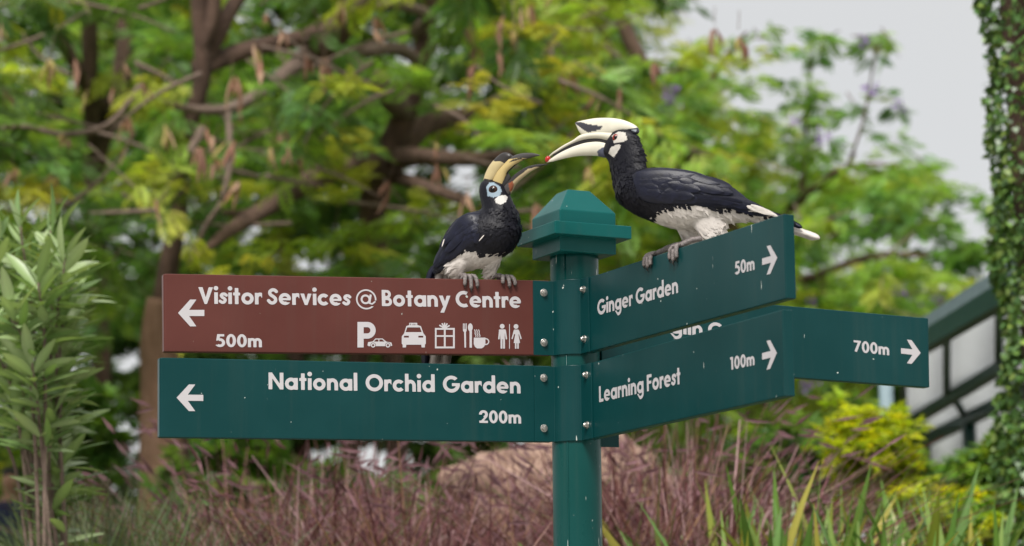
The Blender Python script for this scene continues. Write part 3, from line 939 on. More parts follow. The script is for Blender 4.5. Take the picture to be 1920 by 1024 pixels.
# ---- the larger bird, standing on the Ginger Garden blade
B_ = blades['g1']
ta, tb = B_.top_at(1229), B_.top_at(1279)
Fm = B_.p((ta + tb) / 2, 0, 0)
RB = thing('hornbill', Fm, 'large black and white hornbill with tall cream casque standing on Ginger Garden blade', 'bird', 'hornbills on the signpost')
S = Sag(Fm, math.pi - R(16), lambda x, y: -max(0.0, 1195 - x) * 0.42)
body = [(1160, 336, 1153, 360, 14), (1178, 322, 1160, 379, 36), (1205, 317, 1185, 399, 47), (1235, 315, 1215, 413, 51), (1270, 318, 1255, 427, 52),
        (1305, 325, 1300, 430, 48), (1340, 339, 1342, 424, 40), (1375, 360, 1380, 418, 29), (1410, 384, 1416, 413, 17), (1440, 398, 1441, 409, 7)]
neck = [(1225, 332, 1160, 374, 40), (1213, 319, 1150, 350, 33), (1210, 303, 1146, 324, 28), (1208, 287, 1140, 302, 26.5), (1202, 270, 1130, 286, 26), (1196, 256, 1138, 264, 23), (1189, 247, 1148, 249, 16), (1180, 242, 1160, 242, 5)]
thn = [(1262, 360, 1356, 378, 27, 6), (1276, 388, 1360, 396, 25, 8), (1289, 408, 1360, 410, 20, 11), (1299, 424, 1358, 421, 14, 15), (1307, 437, 1353, 432, 10, 18), (1313, 446, 1340, 442, 7, 21), (1316, 450, 1330, 447, 4, 21)]
thf = [(1258, 405, 1315, 410, 15, -20), (1266, 425, 1312, 430, 13, -20), (1273, 440, 1306, 443, 9, -18), (1279, 452, 1300, 453, 6, -16), (1284, 458, 1296, 459, 3.5, -14)]
white_r = [(1212, 417), (1222, 404), (1235, 396), (1250, 390), (1275, 385), (1300, 384), (1336, 386), (1344, 400), (1352, 392), (1372, 392), (1392, 398), (1450, 404), (1450, 440), (1400, 470), (1240, 470), (1205, 425)]
rb_col = regions(BLACK, [(white_r, WHITE), ([(1146, 254), (1158, 247), (1173, 250), (1177, 261), (1165, 266), (1152, 269)], (0.54, 0.51, 0.46)),
                         ([(1142, 287), (1146, 275), (1160, 270), (1164, 273), (1158, 284), (1151, 294)], (0.56, 0.53, 0.48))])
bd = fuse('body', M['plumage'], RB, [S.loft(body), S.loft(neck), S.loft(thn), S.loft(thf)], rb_col)
ruffle(bd, RB, S, 2600, 5, lambda x, y: y > 296 or x > 1180)
cas = [(1078.5, 230, 1079.5, 233, 1.5), (1086, 227.5, 1087, 249, 5.5), (1100, 224.5, 1098, 256, 8.5), (1120, 221.7, 1118, 259, 11), (1145, 221.5, 1144, 256, 12.5), (1168, 225, 1166, 251, 12.5), (1187, 232.5, 1183, 249, 10), (1196, 239.5, 1192, 252, 6), (1199, 246, 1197, 250, 2)]
smooth_part('casque', S.loft(cas, 56, 16, .9), M['horn'], RB, regions(CREAM, [
    ([(1076, 229), (1089, 229), (1103, 233), (1130, 236.5), (1125, 243), (1103, 249), (1090, 241)], (0.035, 0.034, 0.045)),
    ([(1160, 249), (1178, 242), (1197, 239), (1205, 246), (1200, 258), (1185, 252), (1170, 256)], (0.04, 0.045, 0.06)), ([(1184, 243), (1194, 243), (1192, 249), (1184, 248)], (0.45, 0.5, 0.55))], .4))
upb = [(1158, 247, 1152, 270, 11), (1130, 247, 1128, 263, 12.5), (1110, 249, 1108, 262.5, 12), (1090, 253, 1092, 265, 10), (1075, 263, 1078, 269.5, 7.6), (1058, 272, 1060, 277.8, 5.8), (1043, 281.5, 1046, 285.2, 4), (1034, 288, 1036, 290.3, 2.5), (1028.5, 294, 1029.5, 295, .8)]
ub = smooth_part('upper_bill', S.loft(upb, 40, 14), M['horn'], RB, regions(CREAM, [([(1140, 262), (1152, 258), (1152, 272), (1146, 272)], (0.05, 0.05, 0.06))], .8))
lob = [(1150, 270, 1134, 296, 10), (1127, 263.5, 1119, 292.5, 11), (1103, 265.5, 1100, 292, 10), (1082, 271.5, 1081, 293, 8.4), (1064, 279, 1064, 296, 6.4), (1048, 287.5, 1049, 299.6, 4.6), (1036, 295.5, 1037, 303, 2.9), (1025, 303.5, 1025, 305, .8)]
smooth_part('lower_bill', S.loft(lob, 40, 14), M['horn'], RB, regions(CREAM, [([(1119, 284), (1136, 272), (1150, 267), (1152, 278), (1140, 298), (1122, 293)], (0.075, 0.085, 0.13))], 1.0))
smooth_part('mouth_lining', S.loft([(1150, 264, 1148, 276, 8), (1120, 258, 1118, 272, 8), (1098, 260, 1098, 273, 7), (1078, 266, 1080, 279, 5.6), (1060, 274.5, 1062, 285, 4.2), (1046, 283, 1048, 292, 2.6), (1037, 289, 1038, 298, 1.2)], 14, 4), M['mouth'], RB)
def eye(S, parent, x, y, lat, rpx, iris, ring_c=None, ring_r=1.4):
    c = S.m(x, y, lat); v = nrm(CAM - c); ax = nrm(S.L + v * .3)
    r = rpx * S.k
    e = smooth_part('eye', ball(c, r, 14, .62, ax), iris, parent)
    smooth_part('pupil', ball(c + ax * r * .40, r * .56, 12, .55, ax), M['pupil'], e)
    return e
eye(S, RB, 1155.3, 258.5, 21.2, 7.4, M['iris_red'])
wr = [(1181, 335, 1182, 343, 2, 36), (1190, 324, 1192, 366, 7, 42), (1213, 317, 1213, 380, 10, 45), (1250, 315, 1250, 384, 11, 46), (1297, 320.5, 1297, 385, 11, 43), (1328, 331, 1334, 387, 10, 37), (1359, 345.5, 1364, 390, 9, 29), (1390, 365.5, 1392, 393, 7, 20), (1416, 381.5, 1416, 397, 5, 12), (1446, 399, 1441, 404, 2, 7)]
rowsR = [(cov, .05, .34, .18, .14, 7, .0004), (cov, .06, .40, .34, .30, 8, .0008), (cov, .07, .46, .52, .46, 9, .0006), (cov, .08, .44, .70, .62, 8, .0006), (cov, .10, .42, .86, .80, 7, .0004),
         (sec, .26, .62, .12, .10, 7, .0002), (sec, .30, .66, .42, .36, 8, .0004), (sec, .32, .66, .72, .62, 8, .0004), (pri, .40, .62, .90, .78, 5, .0002), (pri, .46, .62, .55, .50, 4, .0003)]
w1 = wing(S, RB, wr, rowsR, 1)
w2 = wing(S, RB, wr, rowsR[:3], -1)
# pale trailing edge of the folded wing
wf = feather_mesh('pale_feather', M['white_feather'], .060, .010)
for x, y, x2, y2 in ((1357, 388, 1402, 391), (1378, 388.5, 1420, 394), (1398, 386, 1441, 400), (1408, 384, 1440, 398)):
    lay(wf, 'feather', S.m(x, y, 30), S.m(x2, y2, 22) - S.m(x, y, 30), S.L, w1)
# tail
def tail_feather(S, parent, pts, hw, mat, lat):
    P = spline(pts, 24); mb = MB(); V = []
    for i, (x, y) in enumerate(P):
        t = nrm(P[min(i + 1, 23)] - P[max(i - 1, 0)]); q = np.array([-t[1], t[0]]); f = i / 23
        w = hw * (.6 + .4 * min(1, f * 3)) * (1 if f < .88 else math.sqrt(max(.10, 1 - ((f - .88) / .12) ** 2)))
        for v, l in ((-1, 0), (0, 1.6), (1, 0), (0, -.6)): V.append(S.m(x + q[0] * w * v, y + q[1] * w * v, lat + l))
    Fc = [(i * 4 + a, i * 4 + (a + 1) % 4, i * 4 + 4 + (a + 1) % 4, i * 4 + 4 + a) for i in range(23) for a in range(4)] + [(3, 2, 1, 0), (92, 93, 94, 95)]
    return smooth_part('tail_feather', (V, Fc), mat, parent)
tl = tail_feather(S, RB, [(1395, 398), (1450, 418), (1500, 434), (1537, 447)], 6.5, M['white_feather'], -3)
tail_feather(S, RB, [(1380, 402), (1405, 408), (1425, 416)], 7, M['white_feather'], 6)
tail_feather(S, RB, [(1395, 390), (1440, 404), (1475, 414), (1504, 427)], 5, M['flight'], 4)
tail_feather(S, RB, [(1395, 388), (1440, 399), (1470, 410), (1492, 420)], 5, M['flight'], 8)
tail_feather(S, RB, [(1395, 402), (1450, 424), (1498, 437), (1530, 448)], 6, M['white_feather'], -9)
foot(RB, S.m(1316, 447, 23), B_, tb - .012, [(tb - .022, .024), (tb - .008, .031), (tb + .006, .026)], False)
foot(RB, S.m(1290, 455, -15), B_, ta, [(ta - .018, .020), (ta - .004, .027), (ta + .009, .022)], False)

bp = S.m(1027, 298.5, 0)
vb, fb = ball(bp, 5.2 * S.k, 10, 1.25, nrm(S.m(1031, 292) - S.m(1024, 305)))
br = smooth_part('red_berry', (vb, fb), M['berry'], None)
tag(br, 'small red berry held between the bill tips of the standing hornbill', 'berry')

# ---- the smaller bird, perched on the brown blade
B_ = blades['b1']
ta, tb = B_.top_at(878), B_.top_at(948)
Fm = B_.p((ta + tb) / 2, 0, 0)
LB = thing('hornbill', Fm, 'smaller hornbill with open dark-tipped bill and pale blue eye ring on brown blade', 'bird', 'hornbills on the signpost')
S = Sag(Fm, -R(24), lambda x, y: max(0.0, x - 935) * 0.20)
body = [(818, 506, 827, 514, 8), (825, 472, 848, 513, 22), (838, 441, 872, 510, 34), (857, 415, 902, 501, 42), (879, 401, 934, 485, 44), (898, 396, 961, 466, 41), (908, 392, 976, 434, 33), (915, 398, 972, 412, 20)]
neck = [(900, 410, 970, 440, 36), (906, 396, 973, 413, 32), (904, 381, 966, 391, 29), (900, 363, 957, 370, 26), (901, 349, 951, 354, 23), (905, 341, 943, 345, 17), (911, 337.5, 931, 340, 7)]
th1 = [(846, 470, 890, 484, 16, 16), (840, 490, 880, 497, 14, 18), (838, 503, 872, 506, 12, 18), (843, 514, 868, 517, 8, 16), (852, 521, 866, 523, 4.5, 14)]
th2 = [(895, 470, 944, 470, 15, -8), (905, 487, 940, 487, 12, -10), (908, 502, 934, 502, 10, -12), (912, 514, 930, 514, 7, -13), (916, 521, 927, 521, 4.5, -13)]
white_l = [(815, 522), (828, 500), (848, 482), (868, 470), (885, 464), (898, 472), (915, 476), (936, 477.5), (948, 472), (952, 480), (945, 530), (820, 530)]
lb_col = regions(BLACK, [(white_l, WHITE),
                         ([(911, 352), (917, 343), (927, 342), (937, 350), (941, 359), (937, 367), (926, 371), (914, 367)], (0.24, 0.315, 0.375)),
                         ([(929, 373), (935, 367), (948, 366), (952, 370), (949, 379), (939, 385), (930, 381)], (0.56, 0.54, 0.51))], 1.6)
bd = fuse('body', M['plumage'], LB, [S.loft(body), S.loft(neck), S.loft(th1), S.loft(th2)], lb_col)
ruffle(bd, LB, S, 1700, 6, lambda x, y: y > 388)
cas = [(907, 338, 925, 341, 8), (911, 325, 931, 333, 8.5), (919, 310, 941, 318, 9), (929, 298, 952, 307, 9), (942, 287.5, 957, 301, 8), (953, 287, 960, 297, 6), (960, 291, 962, 296, 2.5)]
smooth_part('casque', S.loft(cas, 56, 16, .9), M['horn'], LB, regions((0.52, 0.42, 0.22), [([(928, 303), (936, 302), (948, 308), (975, 300), (975, 280), (925, 280), (921, 297)], HORN_D), ([(905, 342), (908, 335), (928, 338), (928, 345)], (0.02, 0.018, 0.016))], 1.5))
upb = [(924, 338, 944, 352, 9), (932, 323, 948, 336, 9), (942, 311, 953, 323, 8.4), (953, 299, 964, 312, 7.4), (965, 291.5, 977, 302.5, 6.2), (980, 287.5, 987, 298.5, 4.8), (997, 287, 999, 295, 3.2), (1008, 289, 1007, 293, 1.8), (1013, 290.8, 1012.5, 291.6, .5)]
smooth_part('upper_bill', S.loft(upb, 40, 14), M['horn'], LB, regions((0.50, 0.38, 0.16), [([(953, 305), (962, 302), (975, 299), (990, 297), (985, 292), (1020, 282), (1020, 300), (985, 300), (960, 320), (949, 340), (942, 356), (938, 350), (946, 334), (951, 322), (963, 310), (980, 301), (978, 296), (960, 299)], HORN_D), ([(950, 280), (1020, 280), (1020, 300), (980, 296), (955, 298)], (0.045, 0.04, 0.038))], 1.0))
lob = [(944, 350, 952, 371, 8), (951, 343, 958, 362, 7.8), (966, 327, 969, 344, 6.4), (987, 313.5, 988, 327, 4.8), (1003, 309, 1004, 317, 3.4), (1017, 307.5, 1017, 311, 2), (1027.5, 307.8, 1027, 308.6, .5)]
smooth_part('lower_bill', S.loft(lob, 40, 14), M['horn'], LB, regions((0.48, 0.38, 0.22), [([(945, 345), (966, 322), (987, 309), (1030, 303), (1030, 312), (1005, 313), (990, 317), (970, 332), (956, 346)], HORN_D), ([(938, 350), (952, 343), (958, 352), (957, 375), (940, 372)], (0.05, 0.045, 0.045)), ([(953, 345), (960, 340), (964, 345), (961, 357), (956, 360)], (0.24, 0.06, 0.02))], 1.0))
smooth_part('mouth_lining', S.loft([(938, 346, 946, 360, 6.5), (945, 338, 954, 348, 6), (949, 330, 956, 340, 4.5), (953, 324, 958, 333, 1.5)], 14, 4), M['mouth'], LB)
eye(S, LB, 924.5, 356.5, 23.5, 9.0, M['iris_dark'])
wl = [(904, 399, 917, 413, 3, 26), (880, 398.5, 913, 440, 9, 34), (860, 409, 891, 459, 10, 36), (842, 432, 867, 474, 10, 32), (829, 460, 846, 489, 8, 24), (820, 486, 829, 506, 5, 15), (810, 510, 814, 515, 2, 8)]
rowsL = [(cov, .18, .42, .18, .16, 5, .0002), (cov, .14, .46, .34, .30, 6, .0003), (cov, .12, .50, .54, .48, 8, .0006), (cov, .10, .48, .74, .66, 7, .0006), (cov, .12, .46, .90, .82, 6, .0004),
         (sec, .30, .58, .20, .16, 5, .0002), (sec, .34, .60, .46, .40, 6, .0004), (sec, .34, .60, .72, .62, 6, .0004), (sec, .36, .56, .92, .80, 5, .0002)]
w1 = wing(S, LB, wl, rowsL, 1)
wing(S, LB, wl, rowsL[:3], -1)
for x, y, x2, y2 in ((898, 452, 910, 438), (833, 448, 830, 458)):
    lay(feather_mesh('pale_feather', M['white_feather'], .018, .0026), 'feather', S.m(x, y, 46), S.m(x2, y2, 47) - S.m(x, y, 46), S.L, w1)
for pts, hw, mt_, lt in (([(822, 500), (814, 560), (812, 630), (811, 694)], 15, 'white_feather', 2), ([(832, 505), (830, 560), (830, 630), (832, 695)], 15, 'white_feather', -3), ([(812, 500), (803, 560), (799, 630), (797, 690)], 8, 'flight', 5), ([(840, 505), (840, 560), (839, 620), (838, 688)], 9, 'white_feather', -8), ([(820, 495), (812, 505), (806, 515), (800, 540)], 6, 'flight', 8)):
    tail_feather(S, LB, pts, hw, M[mt_], lt)
foot(LB, S.m(860, 520, 15), B_, ta + .002, [(ta + .013, .018), (ta - .001, .027), (ta - .015, .021)])
foot(LB, S.m(922, 520, -13), B_, tb + .004, [(tb + .012, .010), (tb - .003, .019), (tb - .016, .015)])
# ------------------------------------------------------------------ planting: materials
KD = 1.36                                            # the trees stand well behind the planted bank
def atT(px, py, d): return at(px, py, d * KD)

def barkmat(name, c0, c1, s=6.0):
    mt, n, b, o = mat_new(name)
    v = coords(n, (s, s, s * .35))
    f = tnoise(n, v, 1.6, 8, 0.65)
    n.links.new(mixc(n, rampn(n, f, 0.32, 0.68), c0, c1), b.inputs['Base Color'])
    b.inputs['Roughness'].default_value = 0.9
    bump(n, b, tnoise(n, v, 5.0, 8, 0.7), 0.9, 0.03)
    return mt
M['bark'] = barkmat('brown_bark', (0.065, 0.038, 0.027), (0.22, 0.135, 0.10))
M['bark_dark'] = barkmat('dark_bark', (0.055, 0.031, 0.022), (0.17, 0.10, 0.073))
M['bark_tan'] = barkmat('tan_bark', (0.22, 0.12, 0.075), (0.42, 0.25, 0.17))
M['twig'] = barkmat('twig_bark', (0.18, 0.125, 0.10), (0.36, 0.26, 0.21), 20.0)
M['leaf'] = leafmat('tree_leaf')
M['leaf_thick'] = leafmat('waxy_leaf', 0.36, 0.22, (1.2, 1.25, 0.5), 0.5)
M['grass'] = leafmat('grass_blade', 0.6, 0.3, (1.1, 1.0, 0.8), 0.25)
M['pod'] = leafmat('dry_pod', 0.7, 0.3, (1.3, 0.85, 0.6), 0.25)
M['flower'] = leafmat('purple_petal', 0.6, 0.4, (1.1, 0.8, 1.2), 0.2)

def fbm(P, f, seed=0.0):
    return np.array([noise.fractal(Vector((float(p[0]) * f + seed, float(p[1]) * f - seed, float(p[2]) * f)), 1.0, 2.0, 3) for p in P])

def spray_template(pairs=7, simple=False):
    """a feathery compound leaf along +X, length 1: narrow leaflets in pairs on a drooping midrib"""
    V = []; Fc = []
    def leaf(p, d, ln, wd):
        d = nrm(d); s = nrm(np.cross((0, 0, 1), d)); b = len(V)
        V.extend([p, p + d * ln * .45 + s * wd, p + d * ln + np.array([0, 0, -.12 * ln]), p + d * ln * .45 - s * wd])
        Fc.append((b, b + 1, b + 2, b + 3))
    for i in range(pairs):
        x = .10 + .80 * i / (pairs - 1); ln = .34 * math.sin(math.pi * (.22 + .62 * i / (pairs - 1)))
        z = -.22 * x * x
        for sgn in (-1, 1):
            leaf(np.array([x, 0, z]), np.array([.62, sgn, -.10]), ln, ln * .21)
    leaf(np.array([.92, 0, -.2]), np.array([1, 0, -.3]), .2, .045)
    return np.array(V), np.array(Fc)
SPR = spray_template()

def broad_template():
    """a broad simple leaf clump: five leaves fanned on a short shoot"""
    V = []; Fc = []
    for k, (a, el) in enumerate(((-1.1, .1), (-.5, .4), (0, -.1), (.55, .35), (1.15, 0.0))):
        d = np.array([math.cos(a), math.sin(a), el]); d /= np.linalg.norm(d); s = nrm(np.cross((0, 0, 1), d)); b = len(V)
        p = np.array([.12 * k, 0, 0]); w = .17
        V.extend([p, p + d * .4 + s * w + [0, 0, .05], p + d * .85 + [0, 0, -.08], p + d * .4 - s * w + [0, 0, .05]])
        Fc.append((b, b + 1, b + 2, b + 3))
    return np.array(V), np.array(Fc)
BRD = broad_template()

def scatter(tmpl, P, Fw, size, cols, rng, tilt=0.45):
    """copies of a leaf template at points P pointing along Fw, all in one mesh"""
    TV, TF = tmpl; N = len(P)
    f = Fw / np.linalg.norm(Fw, axis=1)[:, None]
    u = np.tile(np.array([0, 0, 1.0]), (N, 1)) + rng.normal(0, tilt, (N, 3))
    s = np.cross(u, f); s /= np.linalg.norm(s, axis=1)[:, None]; u = np.cross(f, s)
    A = np.stack([f, s, u], 2) * size[:, None, None]
    V = np.einsum('nij,kj->nki', A, TV) + P[:, None, :]
    Fc = TF[None] + (np.arange(N) * len(TV))[:, None, None]
    C = np.repeat(cols[:, None, :], len(TV), 1) * rng.uniform(.8, 1.2, (N, len(TV) // 4, 1)).repeat(4, 1)[:, :len(TV)]
    return V.reshape(-1, 3), Fc.reshape(-1, TF.shape[1]), C.reshape(-1, 3)

def crown(parent, name, centres, per, spread, size, pal, tmpl, rng, mat='leaf', twigs=True, tilt=.45, kind=None, flat=.5, scale=None):
    """leafy shoots: every centre is a twig carrying `per` leaves"""
    scale = KD if scale is None else scale
    N = len(centres); spread = spread * scale; size = size * scale
    d = rng.normal(0, 1, (N, 3)); d[:, 2] = d[:, 2] * .35 - .25; d /= np.linalg.norm(d, axis=1)[:, None]
    t = rng.uniform(0, 1, (N, per)); side = rng.choice([-1, 1], (N, per))
    P = centres[:, None] + d[:, None] * (t[..., None] * spread[:, None, None]) + rng.normal(0, .08, (N, per, 3)) * spread[:, None, None] * np.array([1, 1, flat])
    sd_ = np.cross(d, (0, 0, 1.0)); sd_ /= np.linalg.norm(sd_, axis=1)[:, None] + 1e-9
    Fw = d[:, None] * .7 + sd_[:, None] * side[..., None] + rng.normal(0, .3, (N, per, 3)) + np.array([0, 0, -.15])
    pal = np.array(pal)
    tone = rng.integers(0, len(pal), N)
    c = pal[tone][:, None] * rng.uniform(.75, 1.25, (N, per, 1)) * rng.uniform(.9, 1.1, (N, per, 3))
    sz = size * rng.uniform(.65, 1.3, (N, per))
    V, Fc, C = scatter(tmpl, P.reshape(-1, 3), Fw.reshape(-1, 3), sz.ravel(), c.reshape(-1, 3), rng, tilt)
    o = mk(name, V, Fc, M[mat], parent, C)
    if kind: o['kind'] = kind
    if twigs:
        mb = MB()
        for i in range(0, N, 2):
            mb.tube([centres[i] - d[i] * spread[i] * .5, centres[i] + d[i] * spread[i] * .5, centres[i] + d[i] * spread[i] + np.array([0, 0, -.04])], [.007, .005, .002], 4)
        mb.build('twigs', M['twig'], parent)['kind'] = 'stuff'
    return o

def limb(parent, pts, radii, mat='bark', name='limb', n=14, res=26):
    """tapering limb through world points"""
    P = spline(pts, res); r = np.interp(np.linspace(0, 1, res), np.linspace(0, 1, len(radii)), radii)
    mb = MB(); mb.tube(P, r * KD, n, None, .22)
    return mb.build(name, M[mat], parent, True)

def pxl(d, *pts):                                    # photo points -> world, at depth d or each point's own depth
    return [atT(p[0], p[1], p[2] if len(p) > 2 else d) for p in pts]

def sample(polys, n, d0, d1, rng, thr=None, f=1.1, seed=0.0, holes=()):
    """points spread through the slab between two distances, inside outlines given in photo pixels; thinned by clumping noise"""
    out = []
    allp = np.vstack([np.array(p) for p in polys]); lo = allp.min(0); hi = allp.max(0)
    while len(out) < n:
        x = rng.uniform(lo[0], hi[0], 4000); y = rng.uniform(lo[1], hi[1], 4000); d = rng.uniform(d0, d1, 4000) * KD
        Q = np.stack([x, y], 1); ok = np.zeros(4000, bool)
        for p in polys: ok |= in_poly(Q, p)
        for h in holes:
            hx, hy, hr, hry = h
            ok &= ((x - hx) / hr) ** 2 + ((y - hy) / hry) ** 2 > 1
        for hx, hy, hr, hry, hd in NEAR:
            ok &= (((x - hx) / hr) ** 2 + ((y - hy) / hry) ** 2 > 1) | (d > hd * KD) | (rng.random(4000) < .12)
        idx = np.nonzero(ok)[0]
        P = CAM + (FWD + RT * ((x[idx] - 960) / F_PX)[:, None] + UP * ((512 - y[idx]) / F_PX)[:, None]) * d[idx][:, None]
        if thr is not None: P = P[fbm(P, f, seed) > thr]
        out.extend(P)
    return np.array(out[:n])

G_YEL = [(0.33, 0.48, 0.085), (0.25, 0.42, 0.085), (0.42, 0.49, 0.08)]
G_MID = [(0.18, 0.34, 0.10), (0.145, 0.29, 0.095), (0.24, 0.41, 0.105)]
G_DRK = [(0.08, 0.16, 0.05), (0.11, 0.20, 0.06), (0.14, 0.24, 0.07)]
NEAR = [(560, 355, 130, 75, 12.4), (665, 315, 110, 65, 12.8), (450, 420, 95, 65, 12), (695, 400, 60, 85, 12.8), (480, 70, 130, 60, 13.8), (640, 50, 75, 75, 12.5), (375, 80, 40, 120, 14.2), (305, 560, 75, 150, 11.8), (235, 80, 35, 110, 16), (172, 150, 35, 170, 16), (110, 70, 50, 80, 15.6), (860, 310, 130, 35, 12.2), (830, 360, 90, 30, 12), (420, 200, 140, 35, 11.6)]
HOLES = [(565, 455, 62, 62), (805, 75, 50, 75), (1525, 815, 80, 70), (372, 872, 55, 45), (480, 0, 90, 40), (160, 590, 50, 45), (40, 190, 60, 50), (445, 320, 40, 34), (775, 320, 45, 34), (350, 0, 50, 34), (560, 440, 55, 40), (870, 90, 55, 60), (1215, 60, 60, 60), (1270, 30, 70, 60), (20, 330, 45, 40), (150, 380, 40, 40), (1480, 560, 50, 40), (1580, 470, 45, 40), (700, 860, 60, 34), (620, 850, 40, 30), (1290, 250, 36, 30), (235, 250, 36, 30), (330, 340, 34, 28), (660, 20, 46, 34), (1000, 20, 40, 34), (1140, 180, 34, 28), (930, 200, 34, 28)]
hr_ = random.Random(12)
HOLES += [(hr_.uniform(0, 1250), hr_.uniform(0, 460), hr_.uniform(24, 42), hr_.uniform(22, 36)) for _ in range(34)]   # gaps where the sky shows

# ------------------------------------------------------------------ trees
rng = np.random.default_rng(3)
# pod tree: heavy low limbs crossing behind the brown blade
gA = atT(745, 1000, 12.6); gA[2] = float(ground_z(gA[0], gA[1])) - .1
TA = thing('pod_tree', gA, 'old spreading tree with heavy brown limbs and dangling pinkish seed pods', 'tree')
limb(TA, [gA] + pxl(12.6, (745, 900), (738, 700), (712, 540), (700, 400), (712, 310), (760, 210), (800, 60), (805, -160), (770, -420)), [.06, .05, .05, .06, .065, .07, .055, .045, .04, .035], 'bark_dark', 'trunk', 16, 40)
lim = [
    ([(655, 1060, 12.7), (655, 900, 12.7), (660, 750, 12.7), (682, 600, 12.7), (700, 430, 12.7)], [.055, .045, .045, .05, .06], 'bark_dark'),
    ([(716, 318, 12.6), (640, 312, 12.2), (560, 352, 11.8), (480, 402, 11.5), (420, 440, 11.3), (378, 474, 11.2)], [.078, .066, .052, .038, .026, .012], 'bark'),
    ([(712, 300, 12.6), (650, 296, 12.5), (585, 322, 12.4), (530, 372, 12.3), (470, 400, 12.4), (420, 398, 12.6)], [.06, .05, .042, .034, .024, .014], 'bark'),
    ([(716, 300, 12.6), (790, 294, 12.3), (870, 298, 12.0), (950, 292, 11.9), (1010, 275, 11.8), (1062, 238, 11.7), (1110, 190, 11.6)], [.05, .04, .034, .028, .02, .015, .008], 'bark'),
    ([(742, 332, 12.6), (800, 350, 12.2), (860, 372, 11.9), (905, 384, 11.8), (960, 392, 11.8)], [.035, .03, .026, .02, .01], 'bark'),
    ([(760, 210, 12.6), (700, 150, 12.3), (600, 100, 12.2), (560, 118, 12.1), (480, 180, 11.7), (420, 205, 11.5), (350, 203, 11.4), (290, 183, 11.3), (262, 160, 11.3)], [.06, .055, .055, .04, .030, .022, .018, .013, .008], 'twig'),
    ([(790, 120, 12.6), (745, 92, 12.3), (680, 96, 12.1), (620, 90, 12.0)], [.03, .03, .026, .012], 'twig'),
    ([(590, 105, 12.2), (640, 55, 12.0), (680, 0, 11.9), (720, -80, 11.9)], [.07, .065, .065, .05], 'bark'),
    ([(780, 60, 12.6), (800, 28, 12.4), (740, 8, 12.2), (690, 14, 12.0)], [.035, .03, .026, .02], 'twig'),
    ([(720, 330, 12.6), (790, 240, 12.8), (880, 215, 13), (980, 160, 13.2), (1050, 60, 13.3)], [.07, .05, .04, .025, .015], 'bark'),
    ([(380, 240, 11.3), (352, 290, 11.2), (322, 340, 11.2), (292, 396, 11.1)], [.018, .017, .014, .006], 'twig'),
    ([(428, 210, 11.5), (430, 300, 11.3), (416, 375, 11.2), (385, 425, 11.2), (352, 500, 11.2)], [.012, .014, .012, .012, .006], 'twig'),
    ([(262, 160, 11.3), (205, 232, 11.2), (120, 252, 11.1), (40, 238, 11.1), (-60, 250, 11.1)], [.010, .014, .012, .012, .01], 'twig'),
    ([(1110, 190, 11.6), (1030, 255, 11.6), (1000, 292, 11.7)], [.006, .010, .012], 'twig'),
    ([(1040, 60, 11.6), (1030, 120, 11.5), (1008, 175, 11.5), (1004, 225, 11.5)], [.008, .010, .010, .007], 'twig'),
]
for pts, rr, mt_ in lim: limb(TA, pxl(12, *pts), rr, mt_)
polyA = [[(-400, -170), (1120, -170), (1190, -30), (1220, 120), (1180, 330), (1080, 420), (1010, 560), (520, 500), (640, 545), (420, 500), (320, 600), (-500, 620)]]
crown(TA, 'crown', sample(polyA, 520, 10.6, 13.6, rng, -.02, 1.0, 4.0, HOLES), 24, rng.uniform(.25, .5, 520), .125, G_MID + G_DRK + G_YEL + G_YEL[2:] + [(0.50, 0.50, 0.08)], SPR, rng)

tw = random.Random(4)
for i in range(46):
    x, y = tw.uniform(-40, 1230), tw.uniform(-30, 420); dd = tw.uniform(10.6, 12.2); a = tw.uniform(-.7, .7); L_ = tw.uniform(90, 230); c_ = tw.uniform(-40, 60); sg = tw.choice((-1, 1))
    limb(TA, pxl(dd, (x, y), (x + sg * L_ * .35, y + a * L_ * .25 + c_ * .3), (x + sg * L_ * .7, y + a * L_ * .6 + c_ * .8), (x + sg * L_, y + a * L_ + c_ * 1.6)), [.010, .009, .006, .003], 'twig', 'branch', 6, 12)
# tan-barked tree on the left
gB = atT(305, 1000, 11.6); gB[2] = float(ground_z(gB[0], gB[1])) - .1
TB = thing('tan_barked_tree', gB, 'tree with smooth tan trunk standing left of the signs, its top forking into dark limbs', 'tree')
limb(TB, [gB] + pxl(11.6, (305, 940), (303, 800), (298, 660), (306, 560)), [.14, .105, .092, .086, .075], 'bark_tan', 'trunk', 16, 40)
limb(TB, pxl(11.6, (303, 600), (312, 520), (335, 400), (346, 270), (378, 150), (372, 0), (380, -200)), [.06, .05, .04, .036, .038, .036, .034], 'bark_dark', 'limb', 14, 30)
limb(TB, pxl(13.6, (312, 600, 11.7), (322, 720, 11.7), (326, 830, 11.7), (332, 940, 11.7)), [.05, .055, .06, .07], 'bark', 'limb')
for pts, rr in (([(372, 130, 11.6), (440, 100, 11.8), (520, 80, 12), (600, 55, 12.1), (690, -30, 12.2)], [.045, .045, .04, .035, .03]), ([(378, 130, 11.6), (410, 60, 11.7), (450, -10, 11.8), (520, -120, 11.9)], [.035, .04, .035, .03]), ([(376, 90, 11.6), (400, 20, 11.6), (395, -100, 11.6)], [.035, .033, .03])):
    limb(TB, pxl(14, *pts), rr, 'bark_dark')
polyB = [[(-500, -200), (900, -200), (900, 120), (520, 330), (420, 560), (300, 620), (-600, 640)]]
crown(TB, 'crown', sample(polyB, 330, 13.2, 16.5, rng, -.02, .8, 9.0, HOLES), 24, rng.uniform(.3, .6, 330), .135, G_YEL[:2] + G_MID + G_MID, SPR, rng)

